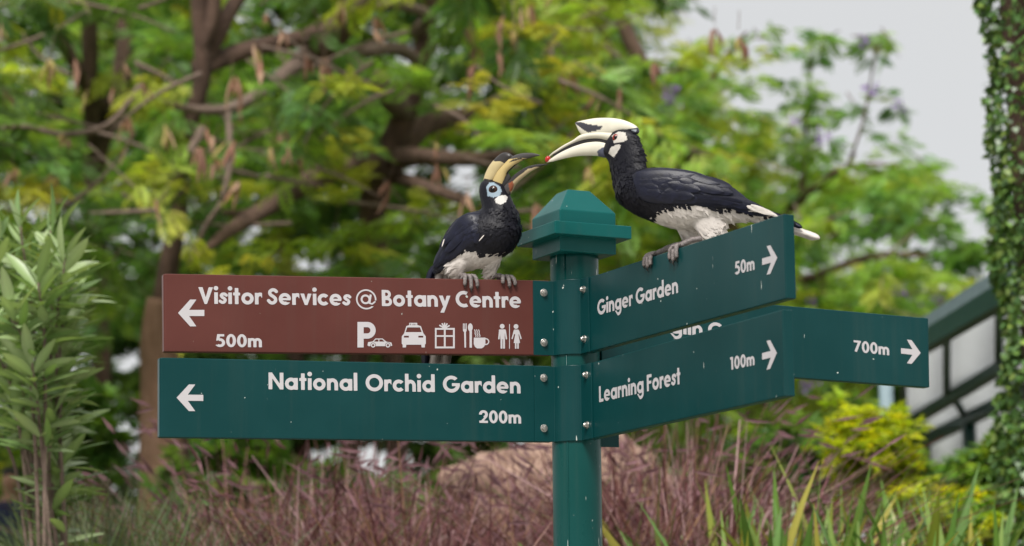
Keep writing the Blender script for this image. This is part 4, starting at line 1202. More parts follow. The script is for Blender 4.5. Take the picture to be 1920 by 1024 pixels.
# dark slim tree at far left
gC = atT(195, 1000, 16.0); gC[2] = float(ground_z(gC[0], gC[1])) - .1
TC = thing('slim_dark_tree', gC, 'slim dark-trunked tree at far left behind the long-leaved shrub', 'tree')
limb(TC, [gC] + pxl(16, (192, 840), (190, 700), (188, 560), (178, 420), (182, 280), (215, 190), (235, 90), (236, -60), (250, -300)), [.075, .06, .06, .06, .062, .07, .075, .06, .055, .04], 'bark_dark', 'trunk', 14, 36)
limb(TC, pxl(16, (200, 220, 16), (150, 140, 15.6), (110, 60, 15.4), (80, -30, 15.3)), [.05, .042, .038, .03], 'bark_dark')
limb(TC, pxl(16, (182, 300, 16), (170, 200, 15.8), (168, 90, 15.7), (172, -60, 15.6)), [.045, .05, .05, .04], 'bark_dark')
polyC = [[(-500, -200), (420, -200), (420, 300), (250, 480), (-600, 560)]]
crown(TC, 'crown', sample(polyC, 170, 15.0, 18.0, rng, -.02, .8, 2.0, HOLES), 24, rng.uniform(.3, .6, 170), .15, G_YEL[:2] + G_MID[:1] + G_YEL[2:], SPR, rng)

# yellow-green tree on the right with violet blossom
gD = atT(1420, 1060, 15.5); gD[2] = float(ground_z(gD[0], gD[1])) - .1
TD = thing('flowering_tree', gD, 'light yellow-green feathery tree with scattered violet blossom, right of the signpost', 'tree')
limb(TD, [gD] + pxl(15.5, (1418, 940), (1412, 800), (1390, 640), (1380, 480), (1310, 320), (1230, 180), (1150, 0), (1090, -200)), [.14, .12, .11, .10, .085, .07, .055, .04, .03], 'bark', 'trunk', 14, 36)
for pts, rr in (([(1382, 500, 15.5), (1460, 420, 15.2), (1540, 340, 15), (1610, 310, 14.8), (1690, 310, 14.7)], [.045, .032, .022, .012, .006]), ([(1500, 380, 15.1), (1510, 280, 15), (1515, 180, 14.9), (1525, 80, 14.9)], [.018, .010, .006, .003]), ([(1380, 560, 15.5), (1520, 520, 15.2), (1640, 480, 15), (1740, 480, 14.9)], [.035, .025, .018, .008]), ([(1330, 330, 15.5), (1230, 240, 15.2), (1150, 120, 15), (1110, -40, 14.9)], [.05, .035, .03, .02]), ([(1590, 310, 14.9), (1620, 220, 14.8), (1640, 110, 14.8), (1655, 60, 14.8)], [.010, .007, .005, .003]), ([(1300, 200, 15.5), (1360, 110, 15.3), (1400, 60, 15.2)], [.03, .018, .008])):
    limb(TD, pxl(15, *pts), rr, 'bark')
polyD = [[(980, -180), (1130, -180), (1165, 0), (1290, 60), (1375, 145), (1425, 255), (1520, 318), (1640, 288), (1725, 290), (1745, 385), (1785, 455), (1855, 540), (1850, 640), (1700, 690), (1540, 745), (1440, 800), (1150, 800), (1010, 600), (1000, 300)]]
polyD2 = [[(1490, 55), (1570, 62), (1562, 128), (1510, 118)], [(1598, 66), (1665, 60), (1660, 112), (1610, 106)], [(1470, 150), (1556, 145), (1562, 300), (1490, 290)], [(1590, 165), (1690, 170), (1690, 240), (1580, 235)], [(1390, 60), (1440, 40), (1440, 100), (1380, 110)]]
crown(TD, 'crown', sample(polyD, 640, 13.6, 16.8, rng, -.06, .9, 6.0, HOLES), 24, rng.uniform(.22, .48, 640), .115, G_YEL + G_YEL + G_MID[2:] + G_MID[:1], SPR, rng)
crown(TD, 'sprigs', sample(polyD2, 62, 14.6, 15.2, rng), 8, rng.uniform(.06, .14, 62), .10, G_YEL[:2] + G_MID, SPR, rng, kind='stuff')
FLW = [(1258, 168), (1262, 182), (1490, 232), (1545, 255), (1690, 200), (1630, 165), (1660, 503), (1684, 543), (1760, 560), (1520, 565), (1505, 725), (1525, 718), (1480, 545), (1620, 82), (1710, 600)]
def blossom():
    rg = np.random.default_rng(5); P = rg.normal(0, .022, (26, 3)); Fw = P + rg.normal(0, .01, (26, 3))
    return scatter((np.array([[0, 0, 0], [.5, .35, 0], [1, 0, -.1], [.5, -.35, 0]], float), np.array([[0, 1, 2, 3]])), P, Fw, rg.uniform(.02, .04, 26), np.array([(0.30, 0.14, 0.50)] * 26) * rg.uniform(.7, 1.3, (26, 1)), rg)
bv, bf, bc = blossom(); bme = mesh_data('blossom', bv, bf, M['flower'], bc)
for x, y in FLW:
    o = bpy.data.objects.new('blossom', bme); COL.objects.link(o); o.parent = TD
    o.location = atT(x, y, 13.7) - gD; o.rotation_euler = (random.random() * 6, random.random() * 6, random.random() * 6); s_ = KD * random.uniform(.4, .8); o.scale = (s_,) * 3

# seed pods of the pod tree
def pod(seed):
    rg = random.Random(seed); V = []; Fc = []; C = []
    for k in range(rg.choice((2, 3, 3, 4))):
        a0 = rg.uniform(0, 6.28); ln = rg.uniform(.05, .15); curl = rg.uniform(-.5, .5); b = len(V)
        base = np.array([rg.uniform(-.015, .015), rg.uniform(-.015, .015), -rg.uniform(0, .05)]); wd = rg.uniform(.010, .017)
        col_ = np.array(rg.choice(((.42, .22, .15), (.52, .31, .22), (.34, .18, .13), (.58, .40, .27), (.5, .42, .15)))) * rg.uniform(.7, 1.1)
        for i in range(6):
            t = i / 5; c = base + np.array([math.cos(a0) * .03 * t + curl * .03 * math.sin(t * 3), math.sin(a0) * .03 * t, -ln * t])
            w = wd * math.sin(math.pi * min(.97, .12 + .85 * t)); q = a0 + 1.57 + t * 1.3
            s_ = np.array([math.cos(q), math.sin(q), 0]) * w; n_ = np.array([-math.sin(q), math.cos(q), 0]) * w * .35
            for p in (c - s_, c + n_, c + s_, c - n_): V.append(p); C.append(col_)
        for i in range(5):
            for a in range(4): Fc.append((b + i * 4 + a, b + i * 4 + (a + 1) % 4, b + i * 4 + 4 + (a + 1) % 4, b + i * 4 + 4 + a))
    b = len(V)                                       # stalk
    for z in (0.07, -.01):
        for q in (0, 2.1, 4.2): V.append(np.array([math.cos(q) * .002, math.sin(q) * .002, z])); C.append(np.array((.2, .14, .1)))
    Fc += [(b, b + 1, b + 4, b + 3), (b + 1, b + 2, b + 5, b + 4), (b + 2, b, b + 3, b + 5)]
    return mesh_data('seed_pod', V, Fc, M['pod'], np.array(C), True)
PODS = [pod(i) for i in range(14)]
PP = [(97, 113), (139, 125), (164, 184), (233, 131), (267, 168), (233, 234), (240, 293), (125, 266), (103, 342), (377, 281), (390, 258), (368, 285), (436, 266), (518, 270), (508, 285), (453, 201), (477, 98), (525, 66), (570, 109), (609, 125), (289, 387), (23, 328), (309, 254), (449, 348), (702, 74), (608, 133), (893, 94), (887, 129), (961, 68), (938, 113), (975, 31), (1061, 135), (1010, 234), (1118, 191), (1163, 176), (819, 285), (1104, 328), (1006, 387), (1032, 8), (733, 348), (823, 316), (1000, 400), (1270, 300), (880, 20), (872, 60), (525, 255), (540, 290), (435, 160), (490, 130), (500, 40), (640, 20), (700, 40), (930, 60), (1340, 60), (1385, 70), (1230, 130)]
for i in range(8): PP.append((random.uniform(0, 1150), random.uniform(-20, 380)))
for i, (x, y) in enumerate(PP):
    o = bpy.data.objects.new('seed_pod', PODS[(i * 5) % 14]); COL.objects.link(o); o.parent = TA
    o.location = atT(x, y - 18, random.uniform(10.3, 11.2)) - gA; o.rotation_euler = (random.uniform(-.25, .25), random.uniform(-.25, .25), random.random() * 6.28)
    s_ = KD * random.uniform(.55, 1.1); o.scale = (s_,) * 3

# more distant trees closing the view
BACK = [('broad dark green tree in the distance behind the tan trunk', 60, 20.5, G_DRK), ('dense dark green tree in the distance behind the brown blade', 560, 22.0, G_DRK), ('dense green tree in the distance behind the post', 1010, 23.5, G_DRK + G_MID), ('mid green tree in the distance behind the 700m blade', 1480, 21.5, G_MID + G_DRK[2:]), ('pale green tree in the distance beside the glazed shelter', 1900, 24.0, G_MID)]
for i, (lb, cx, dd, pal) in enumerate(BACK):
    g_ = atT(cx, 1000, dd); g_[2] = float(ground_z(g_[0], g_[1])) - .1
    T_ = thing('distant_tree', g_, lb, 'tree', 'distant trees behind the garden')
    tp = atT(cx + (40, -30, 50, -20, 30)[i], (380, 380, 380, 470, 640)[i], dd)
    limb(T_, [g_, g_ * .55 + tp * .45 + np.array([.1, 0, 0]), tp], [.14, .11, .05], 'bark_dark', 'trunk', 12, 20)
    top = (-180, -180, -180, 330, 560)[i]
    pl = [[(cx - 420, top), (cx + (420, 420, 120, 260, 200)[i], top), (cx + 420, 420 if i != 4 else 640), (cx + 430, 940), (cx + 100, 1010), (cx - 430, 940)]]
    nn = (200, 200, 210, 150, 100)[i]
    crown(T_, 'crown', sample(pl, nn, dd - 1.6, dd + 1.8, rng, -.10, .7, 3.0 + i, HOLES), 26, rng.uniform(.4, .9, nn), .19, pal, BRD, rng, twigs=False)
# ------------------------------------------------------------------ long-leaved shrub at the left edge
def lance(name, ln, wd, col_, bend_=.25, mat='leaf_thick'):
    """one long leaf along +X with a folded midrib and drooping tip"""
    V = []; Fc = []; C = []
    prof = [(0, .12), (.12, .45), (.3, .85), (.5, 1), (.72, .8), (.88, .45), (1, .04)]
    for t, w in prof:
        z = -bend_ * ln * t * t
        V += [(t * ln, -w * wd / 2, z + wd * .12 * w), (t * ln, 0, z), (t * ln, w * wd / 2, z + wd * .12 * w)]
        C += [col_, tuple(min(1, c * 1.25) for c in col_), col_]
    for i in range(len(prof) - 1):
        for k in (0, 1): Fc.append((i * 3 + k, i * 3 + k + 1, i * 3 + 4 + k, i * 3 + 3 + k))
    return mesh_data(name, V, Fc, M[mat], np.array(C), True)
LV = [lance('leaf', random.uniform(.11, .18), random.uniform(.026, .038), c, random.uniform(.0, .25)) for c in ((.22, .31, .12), (.17, .26, .095), (.28, .37, .17), (.15, .24, .08), (.27, .35, .18), (.31, .39, .20))]
def leaf_at(me, pos, along, parent, roll=0.4):
    u = np.array([random.gauss(0, roll), random.gauss(0, roll), 1.0])
    return lay(me, 'leaf', pos, along, u, parent)
gS = at(110, 1100, 7.9); gS[2] = float(ground_z(gS[0], gS[1])) - .05
TS = thing('oleander_shrub', gS, 'tall shrub with long narrow grey-green leaves at the left edge', 'shrub')
extra = []; nl = 0
SHOOT = [(95, 372, 7.9), (38, 365, 8.1), (122, 425, 7.8), (-30, 380, 8.0), (72, 470, 7.7), (118, 540, 7.9), (20, 520, 7.7), (128, 630, 8.0), (60, 620, 7.7), (-40, 560, 7.9), (100, 720, 7.8), (30, 720, 7.9), (110, 800, 7.9), (-30, 700, 8.0), (60, 430, 8.2), (0, 440, 8.2), (135, 480, 8.2), (90, 640, 8.2), (10, 620, 8.2), (60, 790, 8.1)]
for si, (tx, ty, dd) in enumerate(SHOOT):
    top = at(tx, ty + 60, dd); mid = at(95 + (tx - 95) * .45, max(ty + 230, 700), dd + .05); bot = gS + np.array([random.uniform(-.05, .10), random.uniform(-.15, .15), 0])
    path = spline([bot, mid, top], 40)
    mb = MB(); mb.tube(path, np.interp(np.linspace(0, 1, 40), [0, 1], [.008, .0035]), 7); mb.build('stem', M['twig'], TS, True)
    for i in range(46):
        f = 1 - (i / 46) ** 1.15 * .80
        p = path[int(f * 39)]
        px_, py_ = to_px(p)
        if py_ > 1030 or (px_ < 95 and py_ > 850): continue
        a = i * 2.4 + random.uniform(-.4, .4); el = 1.9 * max(0, f - .9) / .1 + random.uniform(.0, .8)
        d_ = np.array([math.cos(a), math.sin(a), el])
        if i % 2 == 0 and nl < 298: leaf_at(random.choice(LV), p, d_, TS); nl += 1
        else: extra.append((random.choice(LV), p, d_))
V = []; Fc = []; C = []                               # the many further leaves
for me, p, d_ in extra:
    x = nrm(d_); u = np.array([random.gauss(0, .4), random.gauss(0, .4), 1.0]); z = nrm(u - x * (u @ x)); y = np.cross(z, x); b0 = len(V)
    A_ = np.array([x, y, z]).T
    V += [p + A_ @ np.array(v.co) for v in me.vertices]; C += [tuple(c.color)[:3] for c in me.attributes['Col'].data]
    Fc += [tuple(i + b0 for i in q.vertices) for q in me.polygons]
tag(mk('leaves', V, Fc, M['leaf_thick'], TS, np.array(C), True), kind='stuff')

# ------------------------------------------------------------------ strap-leaved plants at lower right
ST = [lance('leaf', random.uniform(.55, .8), random.uniform(.030, .042), c, b_) for c, b_ in (((.13, .24, .045), .1), ((.10, .20, .04), .3), ((.19, .28, .07), .2), ((.24, .28, .05), .45), ((.09, .17, .04), .6), ((.30, .27, .05), .35))]
STL = ['strap-leaved plant nearest the signpost, at the bottom edge right of the purple grass', 'strap-leaved plant second from the signpost along the bottom', 'tall strap-leaved plant under the right end of the Learning Forest blade', 'strap-leaved plant below the gap between golden bush and purple grass', 'low strap-leaved plant directly below the left side of the golden bush',
       'strap-leaved plant just left of the bare stick', 'strap-leaved plant just right of the bare stick at the bottom edge', 'strap-leaved plant at the bottom edge left of the ivy column', 'low foremost strap-leaved plant below the Learning Forest blade tip', 'low foremost strap-leaved plant below the golden bush', 'strap-leaved plant at the foot of the ivy column in the corner',
       'hindmost strap-leaved plant against the end of the purple grass', 'hindmost strap-leaved plant in front of the golden bush', 'hindmost strap-leaved plant behind the bare stick', 'hindmost strap-leaved plant before the low yellow-green bush', 'strap-leaved plant inside the purple grass right of the post']
for i, (px, topy, dd) in enumerate([(1330, 985, 7.7), (1395, 945, 7.5), (1470, 930, 7.7), (1545, 955, 7.5), (1610, 985, 7.4), (1690, 965, 7.7), (1760, 1000, 7.4), (1850, 985, 7.5), (1430, 1000, 7.2), (1650, 1005, 7.2), (1910, 1000, 7.8), (1505, 985, 7.9), (1580, 930, 8.0), (1740, 945, 8.0), (1800, 960, 7.9), (1295, 965, 8.0)]):
    dd += .5; tp = at(px, topy - 4, dd); g_ = np.array([tp[0], tp[1], float(ground_z(tp[0], tp[1]))])
    T_ = thing('strap_leaf_plant', g_, STL[i], 'plant', 'strap-leaved plants along the bottom')
    h = tp[2] - g_[2]; sc_ = h
    for k in range(22):
        a = random.uniform(0, 6.28); el = random.uniform(1.5, 4.0); me_ = random.choice(ST)
        lay(me_, 'leaf', g_ + np.array([random.uniform(-.04, .04), random.uniform(-.04, .04), -.02]), np.array([math.cos(a), math.sin(a), el]), np.array([random.gauss(0, .9), random.gauss(0, .9), 1.0]), T_, sc_ * random.uniform(.86, 1.22) / me_.vertices[-2].co.x, random.uniform(1.0, 1.5))

# ------------------------------------------------------------------ grasses
def blades_mesh(name, base, hgt, lean, wid, cols, rg, seg=4):
    N = len(base); t = np.linspace(0, 1, seg + 1)
    a = rg.uniform(0, 2 * np.pi, N); dirv = np.stack([np.cos(a), np.sin(a), np.zeros(N)], 1); perp = np.stack([-np.sin(a), np.cos(a), np.zeros(N)], 1)
    pa = rg.uniform(0, np.pi, N); perp = np.stack([np.cos(pa), np.sin(pa), np.zeros(N)], 1)
    V = []
    for k, tt in enumerate(t):
        c = base + dirv * (lean * tt ** 1.8)[:, None] + np.array([0, 0, 1.0]) * (hgt * (tt - .22 * (lean / hgt) * tt ** 3))[:, None]
        w = wid * (1 - .85 * tt ** 1.5)
        V += [c - perp * w[:, None] / 2, c + perp * w[:, None] / 2]
    V = np.stack(V, 1).reshape(-1, 3); k2 = 2 * (seg + 1)
    F0 = np.array([(2 * k, 2 * k + 1, 2 * k + 3, 2 * k + 2) for k in range(seg)])
    Fc = (F0[None] + (np.arange(N) * k2)[:, None, None]).reshape(-1, 4)
    return V, Fc, np.repeat(cols, k2, 0)
def bed(n, x0, x1, d0, d1, rg, thr=None):
    d = rg.uniform(d0, d1, n); x = rg.uniform(x0, x1, n)
    P = np.array([at(a, 1000, b) for a, b in zip(x, d)]); P[:, 2] = ground_z(P[:, 0], P[:, 1]) - .02
    return P, x
rg = np.random.default_rng(21)
cen, cxs = bed(64, 370, 1490, 8.4, 10.6, rg)
ci = rg.integers(0, 64, 11000); P = cen[ci] + np.concatenate([rg.normal(0, .10, (11000, 2)), np.zeros((11000, 1))], 1); P[:, 2] = ground_z(P[:, 0], P[:, 1]) - .02; xs = to_px(P)[0]
topy = np.interp(xs, [300, 380, 520, 700, 860, 1000, 1150, 1300, 1400, 1480], [945, 835, 805, 830, 850, 855, 815, 775, 800, 890])
dep = (P - CAM) @ FWD
ztop = CAM[2] + dep * (1306 - topy) / F_PX
h = np.maximum(.2, (ztop - P[:, 2]) * rg.uniform(.62, 1.06, len(P)) * rg.uniform(.8, 1.05, 64)[ci])
cl = np.array([(.17, .068, .072), (.24, .105, .115), (.10, .045, .045), (.48, .31, .32), (.30, .18, .11), (.14, .15, .06)])
V, Fc, C = blades_mesh('b', P, h, rg.uniform(.05, 1.15, len(P)) * h, rg.uniform(.008, .019, len(P)), cl[rg.choice(6, len(P), p=[.25, .22, .17, .18, .11, .07])] * rg.uniform(.6, 1.3, (len(P), 1)) * rg.uniform(.7, 1.25, (64, 1))[ci], rg)
tag(mk('purple_fountain_grass', V, Fc, M['grass'], None, C), 'mass of purple fountain grass along the bottom behind the signpost', 'grass', kind='stuff')
# feathery plumes standing over the grass
pi = rg.choice(len(P), 1500, replace=False); PV = []; PF = []; PC = []
for i in pi:
    b = P[i]; a = rg.uniform(0, 6.28); hh = h[i] * rg.uniform(.9, 1.1); ln = rg.uniform(.06, .13)
    tip = b + np.array([math.cos(a) * hh * .35, math.sin(a) * hh * .35, hh]); dr = nrm([math.cos(a) * .6, math.sin(a) * .6, .8 * rg.uniform(-.3, 1)])
    c0 = np.array((.27, .15, .17)) * rg.uniform(.6, 1.2)
    for k in range(3):
        q = k * 2.09; s_ = nrm(np.cross(dr, (math.cos(q), math.sin(q), .4))) * .006; n0 = len(PV)
        PV += [tip, tip + dr * ln * .4 + s_, tip + dr * ln, tip + dr * ln * .4 - s_]; PF.append((n0, n0 + 1, n0 + 2, n0 + 3)); PC += [c0] * 4
tag(mk('grass_plumes', PV, np.array(PF), M['grass'], None, np.array(PC)), 'pale pinkish seed plumes standing over the purple grass', 'grass', kind='stuff')
# grey-green tufts lower left and low green cover
P, xs = bed(4200, 90, 400, 7.9, 10.5, rg)
dep = (P - CAM) @ FWD; ztop = CAM[2] + dep * (1306 - np.interp(xs, [-80, 100, 220, 330, 420], [930, 905, 880, 930, 985])) / F_PX
h = np.maximum(.2, (ztop - P[:, 2]) * rg.uniform(.55, 1.05, len(P)))
cl = np.array([(.14, .19, .10), (.10, .15, .06), (.19, .23, .14), (.12, .17, .04)])
V, Fc, C = blades_mesh('b', P, h, rg.uniform(.1, .9, len(P)) * h, np.full(len(P), .012), cl[rg.integers(0, 4, len(P))] * rg.uniform(.7, 1.2, (len(P), 1)), rg)
tag(mk('grey_green_grass', V, Fc, M['grass'], None, C), 'grey-green grass tufts at lower left below the long-leaved shrub', 'grass', kind='stuff')
P, xs = bed(7000, -300, 2300, 6.9, 13.5, rg)
h = rg.uniform(.15, .5, len(P)); cl = np.array([(.06, .12, .025), (.09, .15, .03), (.12, .17, .035)])
V, Fc, C = blades_mesh('b', P, h, rg.uniform(.1, .7, len(P)) * h, np.full(len(P), .012), cl[rg.integers(0, 3, len(P))], rg)
tag(mk('ground_cover', V, Fc, M['grass'], None, C), 'low green ground cover on the planted bank', 'ground cover', kind='stuff')

# ------------------------------------------------------------------ boulder
mt, n, b, o = mat_new('pink_rock')
v = coords(n, (1, 1, 1)); f = tnoise(n, v, 9.0, 10, .75)
n.links.new(mixc(n, rampn(n, f, .40, .60), (0.20, 0.115, 0.085), (0.46, 0.31, 0.235)), b.inputs['Base Color']); b.inputs['Roughness'].default_value = .9
bump(n, b, tnoise(n, v, 18.0, 8, .7), .8, .04); M['rock'] = mt
c = at(1065, 950, 11.2); bm = bmesh.new(); bmesh.ops.create_icosphere(bm, subdivisions=5, radius=1)
for vv in bm.verts:
    q = vv.co.copy(); k = 1 + .22 * noise.fractal(q * 1.3 + Vector((3, 1, 0)), 1, 2, 4) + .05 * noise.noise(q * 6)
    vv.co = Vector((q.x * .50 * k, q.y * .40 * k, q.z * .30 * k)) + Vector(c)
me = bpy.data.meshes.new('boulder'); bm.to_mesh(me); bm.free(); me.materials.append(M['rock'])
o = bpy.data.objects.new('boulder', me); COL.objects.link(o)
tag(o, 'rounded pinkish boulder lying behind the post among purple grass', 'boulder')
# the boulder rests on the bank
low = min(v.co.z for v in me.vertices); gz_ = float(ground_z(c[0], c[1])); 
for v_ in me.vertices:
    if v_.co.z < c[2]: v_.co.z = c[2] - (c[2] - v_.co.z) * (c[2] - gz_ + .05) / (c[2] - low)

# ------------------------------------------------------------------ bushes
def bush(name, lab, px, py, dd, rx, ry, n_, pal, size, per=10, tm=BRD, top=None):
    c = at(px, py, dd); g_ = np.array([c[0], c[1], float(ground_z(c[0], c[1]))])
    T_ = thing(name, g_, lab, 'shrub')
    rr = np.random.default_rng(int(px)); k = dd / F_PX
    q = rr.normal(0, 1, (n_, 3)); q /= np.linalg.norm(q, axis=1)[:, None]; q *= rr.uniform(.25, 1, (n_, 1)) ** .6
    P = c + q * np.array([rx * k, rx * k, ry * k])
    P = P * 1.0; P[:, 2] += .10 * np.sin(P[:, 0] * 19 + P[:, 1] * 7)
    crown(T_, 'foliage', P, per, rr.uniform(.10, .2, n_), size, pal, tm, rr, 'leaf', False, scale=1.0)
    for i in range(5):
        mb = MB(); e = P[i * 3]; mb.tube([g_ + np.array([random.uniform(-.05, .05), random.uniform(-.05, .05), -.03]), g_ * .5 + e * .5, e], [.014, .01, .004], 6); mb.build('stem', M['twig'], T_, True)
    return T_
YB = [(0.52, 0.56, 0.03), (0.42, 0.50, 0.03), (0.33, 0.44, 0.035)]
bush('golden_bush', 'bright yellow-green bush below the 700m blade beside pale metal post', 1635, 850, 11.2, 62, 68, 130, YB, .055)
bush('golden_bush', 'low yellow-green bush along the bottom right of the bare stick', 1790, 985, 10.2, 100, 40, 120, YB + G_MID, .055)
bush('leafy_bush', 'green bush in front of the shelter panels near the ivy column', 1880, 900, 12.0, 40, 45, 80, G_YEL[:2] + G_MID, .09)
bush('leafy_bush', 'mid green bush right of the golden bush, under the shelter', 1730, 920, 12.2, 60, 45, 90, G_MID + G_YEL[1:2], .09)
bush('leafy_bush', 'dark green bush between the post and golden bush', 1480, 900, 12.5, 110, 60, 110, G_DRK, .10)
bush('leafy_bush', 'light green bush left of the tan trunk behind the long-leaved shrub', 150, 800, 17.0, 70, 80, 110, G_YEL[:2] + G_MID, .11)
bush('leafy_bush', 'fresh green bush right of the tan trunk below the green blade', 455, 860, 18.5, 80, 60, 110, G_MID + G_YEL[1:2], .12)
bush('leafy_bush', 'yellow-green bush at the foot of the left shrub behind the person', 90, 915, 24.0, 80, 70, 110, G_YEL, .16)

for lb_, x_, dd_ in (('dark green bush below the brown arrow, behind the purple grass', 420, 15.0), ('dark green bush behind the purple grass under the words Orchid', 640, 15.6), ('dark green bush behind the purple grass left of the boulder', 830, 15.2), ('dark green bush behind the boulder', 1090, 15.5), ('dark green bush behind purple grass right of the boulder', 1310, 15.0)):
    bush('leafy_bush', lb_, x_, 985, dd_, 130, 75, 110, G_DRK + G_MID[1:2], .13)
# ------------------------------------------------------------------ bare stick
g_ = at(1722, 1040, 8.6); g_[2] = float(ground_z(g_[0], g_[1])) - .05
mb = MB(); P = spline([g_] + pxl(8.6, (1722, 1020), (1716, 970), (1708, 918)), 12); mb.tube(P, np.linspace(.017, .010, 12), 8, None, .3)
tag(mb.build('bare_stick', M['twig'], None, True), 'bare grey-brown cut stick standing among strap leaves at lower right', 'stick')

# ------------------------------------------------------------------ shelter: green steel frame with frosted panels
M['steel_green'] = plain('dark_green_steel', (0.012, 0.055, 0.045), 0.4, var=.15, bmp=0)
M['steel_pale'] = plain('pale_blue_grey_steel', (0.20, 0.27, 0.30), 0.5, var=.1, bmp=0)
mt, n, b, o = mat_new('frosted_panel')
f = tnoise(n, coords(n, (1, 1, 1)), 3.0, 5)
n.links.new(mixc(n, rampn(n, f, .35, .65), (0.72, 0.73, 0.73), (0.80, 0.81, 0.82)), b.inputs['Base Color']); b.inputs['Roughness'].default_value = .5
tr = nd(n, 'ShaderNodeBsdfTranslucent'); tr.inputs['Color'].default_value = (.80, .81, .82, 1); mx = nd(n, 'ShaderNodeMixShader'); mx.inputs[0].default_value = .62
n.links.new(b.outputs[0], mx.inputs[1]); n.links.new(tr.outputs[0], mx.inputs[2]); n.links.new(mx.outputs[0], o.inputs['Surface']); M['panel'] = mt
def lvl(x, y, z): return (x, y, (z - CAM[2]) * F_PX / (1306.0 - y) / math.cos(PITCH))     # photo point on a level at height z
LN = [(lvl(1690, 668, 3.36), lvl(2010, 476, 3.36)), (lvl(1695, 800, 3.34), lvl(2010, 608, 3.34)), (lvl(1735, 826, 3.30), lvl(2010, 690, 3.30)), (lvl(1735, 896, 3.16), lvl(2010, 765, 3.16))]
E0 = [at(*a) for a, b_ in LN]; E1 = [at(*b_) for a, b_ in LN]
gH = (E0[2] + E1[2]) / 2; gH[2] = float(ground_z(gH[0], gH[1]))
SH = thing('garden_shelter', gH, 'open shelter with dark green steel beams and frosted roof panels at right', 'shelter')
for i, wd in enumerate((.07, .06, .07, .06)):
    mb = MB(); mb.bar(E0[i], E1[i], wd, wd * (1.5 if i == 0 else 1.1)); bevel(mb.build('beam', M['steel_green'], SH), .004)
mb = MB(); off = np.array([-.01, 0, .078]); mb.bar(E0[0] + off, E1[0] + off, .05, .07); mb.build('gutter', M['steel_pale'], SH)
for i in range(3):
    for k, (f0, f1) in enumerate(((.0, .32), (.32, .64), (.64, 1.0))):
        q = [E0[i] + (E1[i] - E0[i]) * f0, E0[i] + (E1[i] - E0[i]) * f1, E0[i + 1] + (E1[i + 1] - E0[i + 1]) * f1, E0[i + 1] + (E1[i + 1] - E0[i + 1]) * f0]
        nn = nrm(np.cross(q[1] - q[0], q[3] - q[0])); nn = nn if nn @ (CAM - q[0]) < 0 else -nn
        ku = (.10, .03, .03)[i]                        # panels bow outwards between the beams
        def arc(e0, e1, t, o_): return e0 + (e1 - e0) * t + nn * (ku * math.sin(math.pi * t) + o_)
        V = []; Fc = []
        for j in range(9):
            for o_ in (.045, .055): V += [arc(q[0], q[3], j / 8, o_), arc(q[1], q[2], j / 8, o_)]
        for j in range(8):
            a_ = j * 4; Fc += [(a_, a_ + 1, a_ + 5, a_ + 4), (a_ + 2, a_ + 6, a_ + 7, a_ + 3), (a_, a_ + 4, a_ + 6, a_ + 2), (a_ + 1, a_ + 3, a_ + 7, a_ + 5)]
        Fc += [(0, 2, 3, 1), (32, 33, 35, 34)]
        fix_normals(mk('roof_panel', V, Fc, M['panel'], SH, None, True))
        mb = MB(); mb.tube([arc(q[0], q[3], j / 8, .02) for j in range(9)], [.024] * 9, 8); mb.build('rafter', M['steel_green'], SH, True)
for t_ in (.35, .95):
    p = E0[2] + (E1[2] - E0[2]) * t_; mb = MB(); mb.tube([(p[0], p[1], float(ground_z(p[0], p[1])) - .1), (p[0], p[1], p[2])], [.045, .045], 14); mb.build('column', M['steel_green'], SH, True)

tp = at(1660, 690, 13.4); g_ = np.array([tp[0], tp[1], float(ground_z(tp[0], tp[1])) - .1])
PT = thing('metal_post', g_, 'pale blue-grey round metal post rising from the golden bush behind 700m blade', 'post')
mb = MB(); mb.tube([g_, tp], [.038, .036], 18); mb.build('shaft', M['steel_pale'], PT, True)
mb = MB(); mb.tube([tp, tp + np.array([0, 0, .02]), tp + np.array([0, 0, .05])], [.045, .045, .012], 18); mb.build('finial', M['steel_pale'], PT, True)

# ------------------------------------------------------------------ ivy-clad trunk at the right edge
c0 = at(1938, 500, 10.2); g_ = np.array([c0[0], c0[1], float(ground_z(c0[0], c0[1])) - .1])
IV = thing('ivy_column', g_, 'tall trunk wrapped in small glossy ivy leaves at the right edge', 'tree')
limb(IV, [g_, np.array([c0[0] + .02, c0[1], 2.8]), np.array([c0[0] - .02, c0[1], 4.2]), np.array([c0[0] - .04, c0[1], 5.6])], [.06, .055, .05, .05], 'bark_dark', 'trunk', 14, 20)
rr = np.random.default_rng(8); N = 10000
z = rr.uniform(g_[2] + .3, 5.4, N); a = rr.uniform(0, 6.28, N)
wv = np.array([noise.noise(Vector((math.cos(q) * .9, math.sin(q) * .9, zz * 2.2))) for q, zz in zip(a, z)])
r_ = .115 + .07 * wv + .035 * rr.random(N) + .05 * np.clip(z - 4.05, 0, 1) + .03 * np.clip(2.6 - z, 0, 1)
P = np.stack([c0[0] + np.cos(a) * r_, c0[1] + np.sin(a) * r_, z], 1)
Fw = np.stack([np.cos(a) * .6, np.sin(a) * .6, np.full(N, -.8)], 1) + rr.normal(0, .35, (N, 3))
LT = (np.array([[0, 0, 0], [.30, .48, .04], [1, 0, -.05], [.30, -.48, .04]], float), np.array([[0, 1, 2, 3]]))
pal = np.array([(.065, .14, .035), (.09, .18, .045), (.13, .23, .05), (.05, .11, .03), (.18, .26, .055)])
V, Fc, C = scatter(LT, P, Fw, rr.uniform(.018, .046, N), pal[rr.integers(0, 5, N)] * rr.uniform(.7, 1.3, (N, 1)), rr, .7)
tag(mk('ivy', V, Fc, M['leaf_thick'], IV, C), kind='stuff')

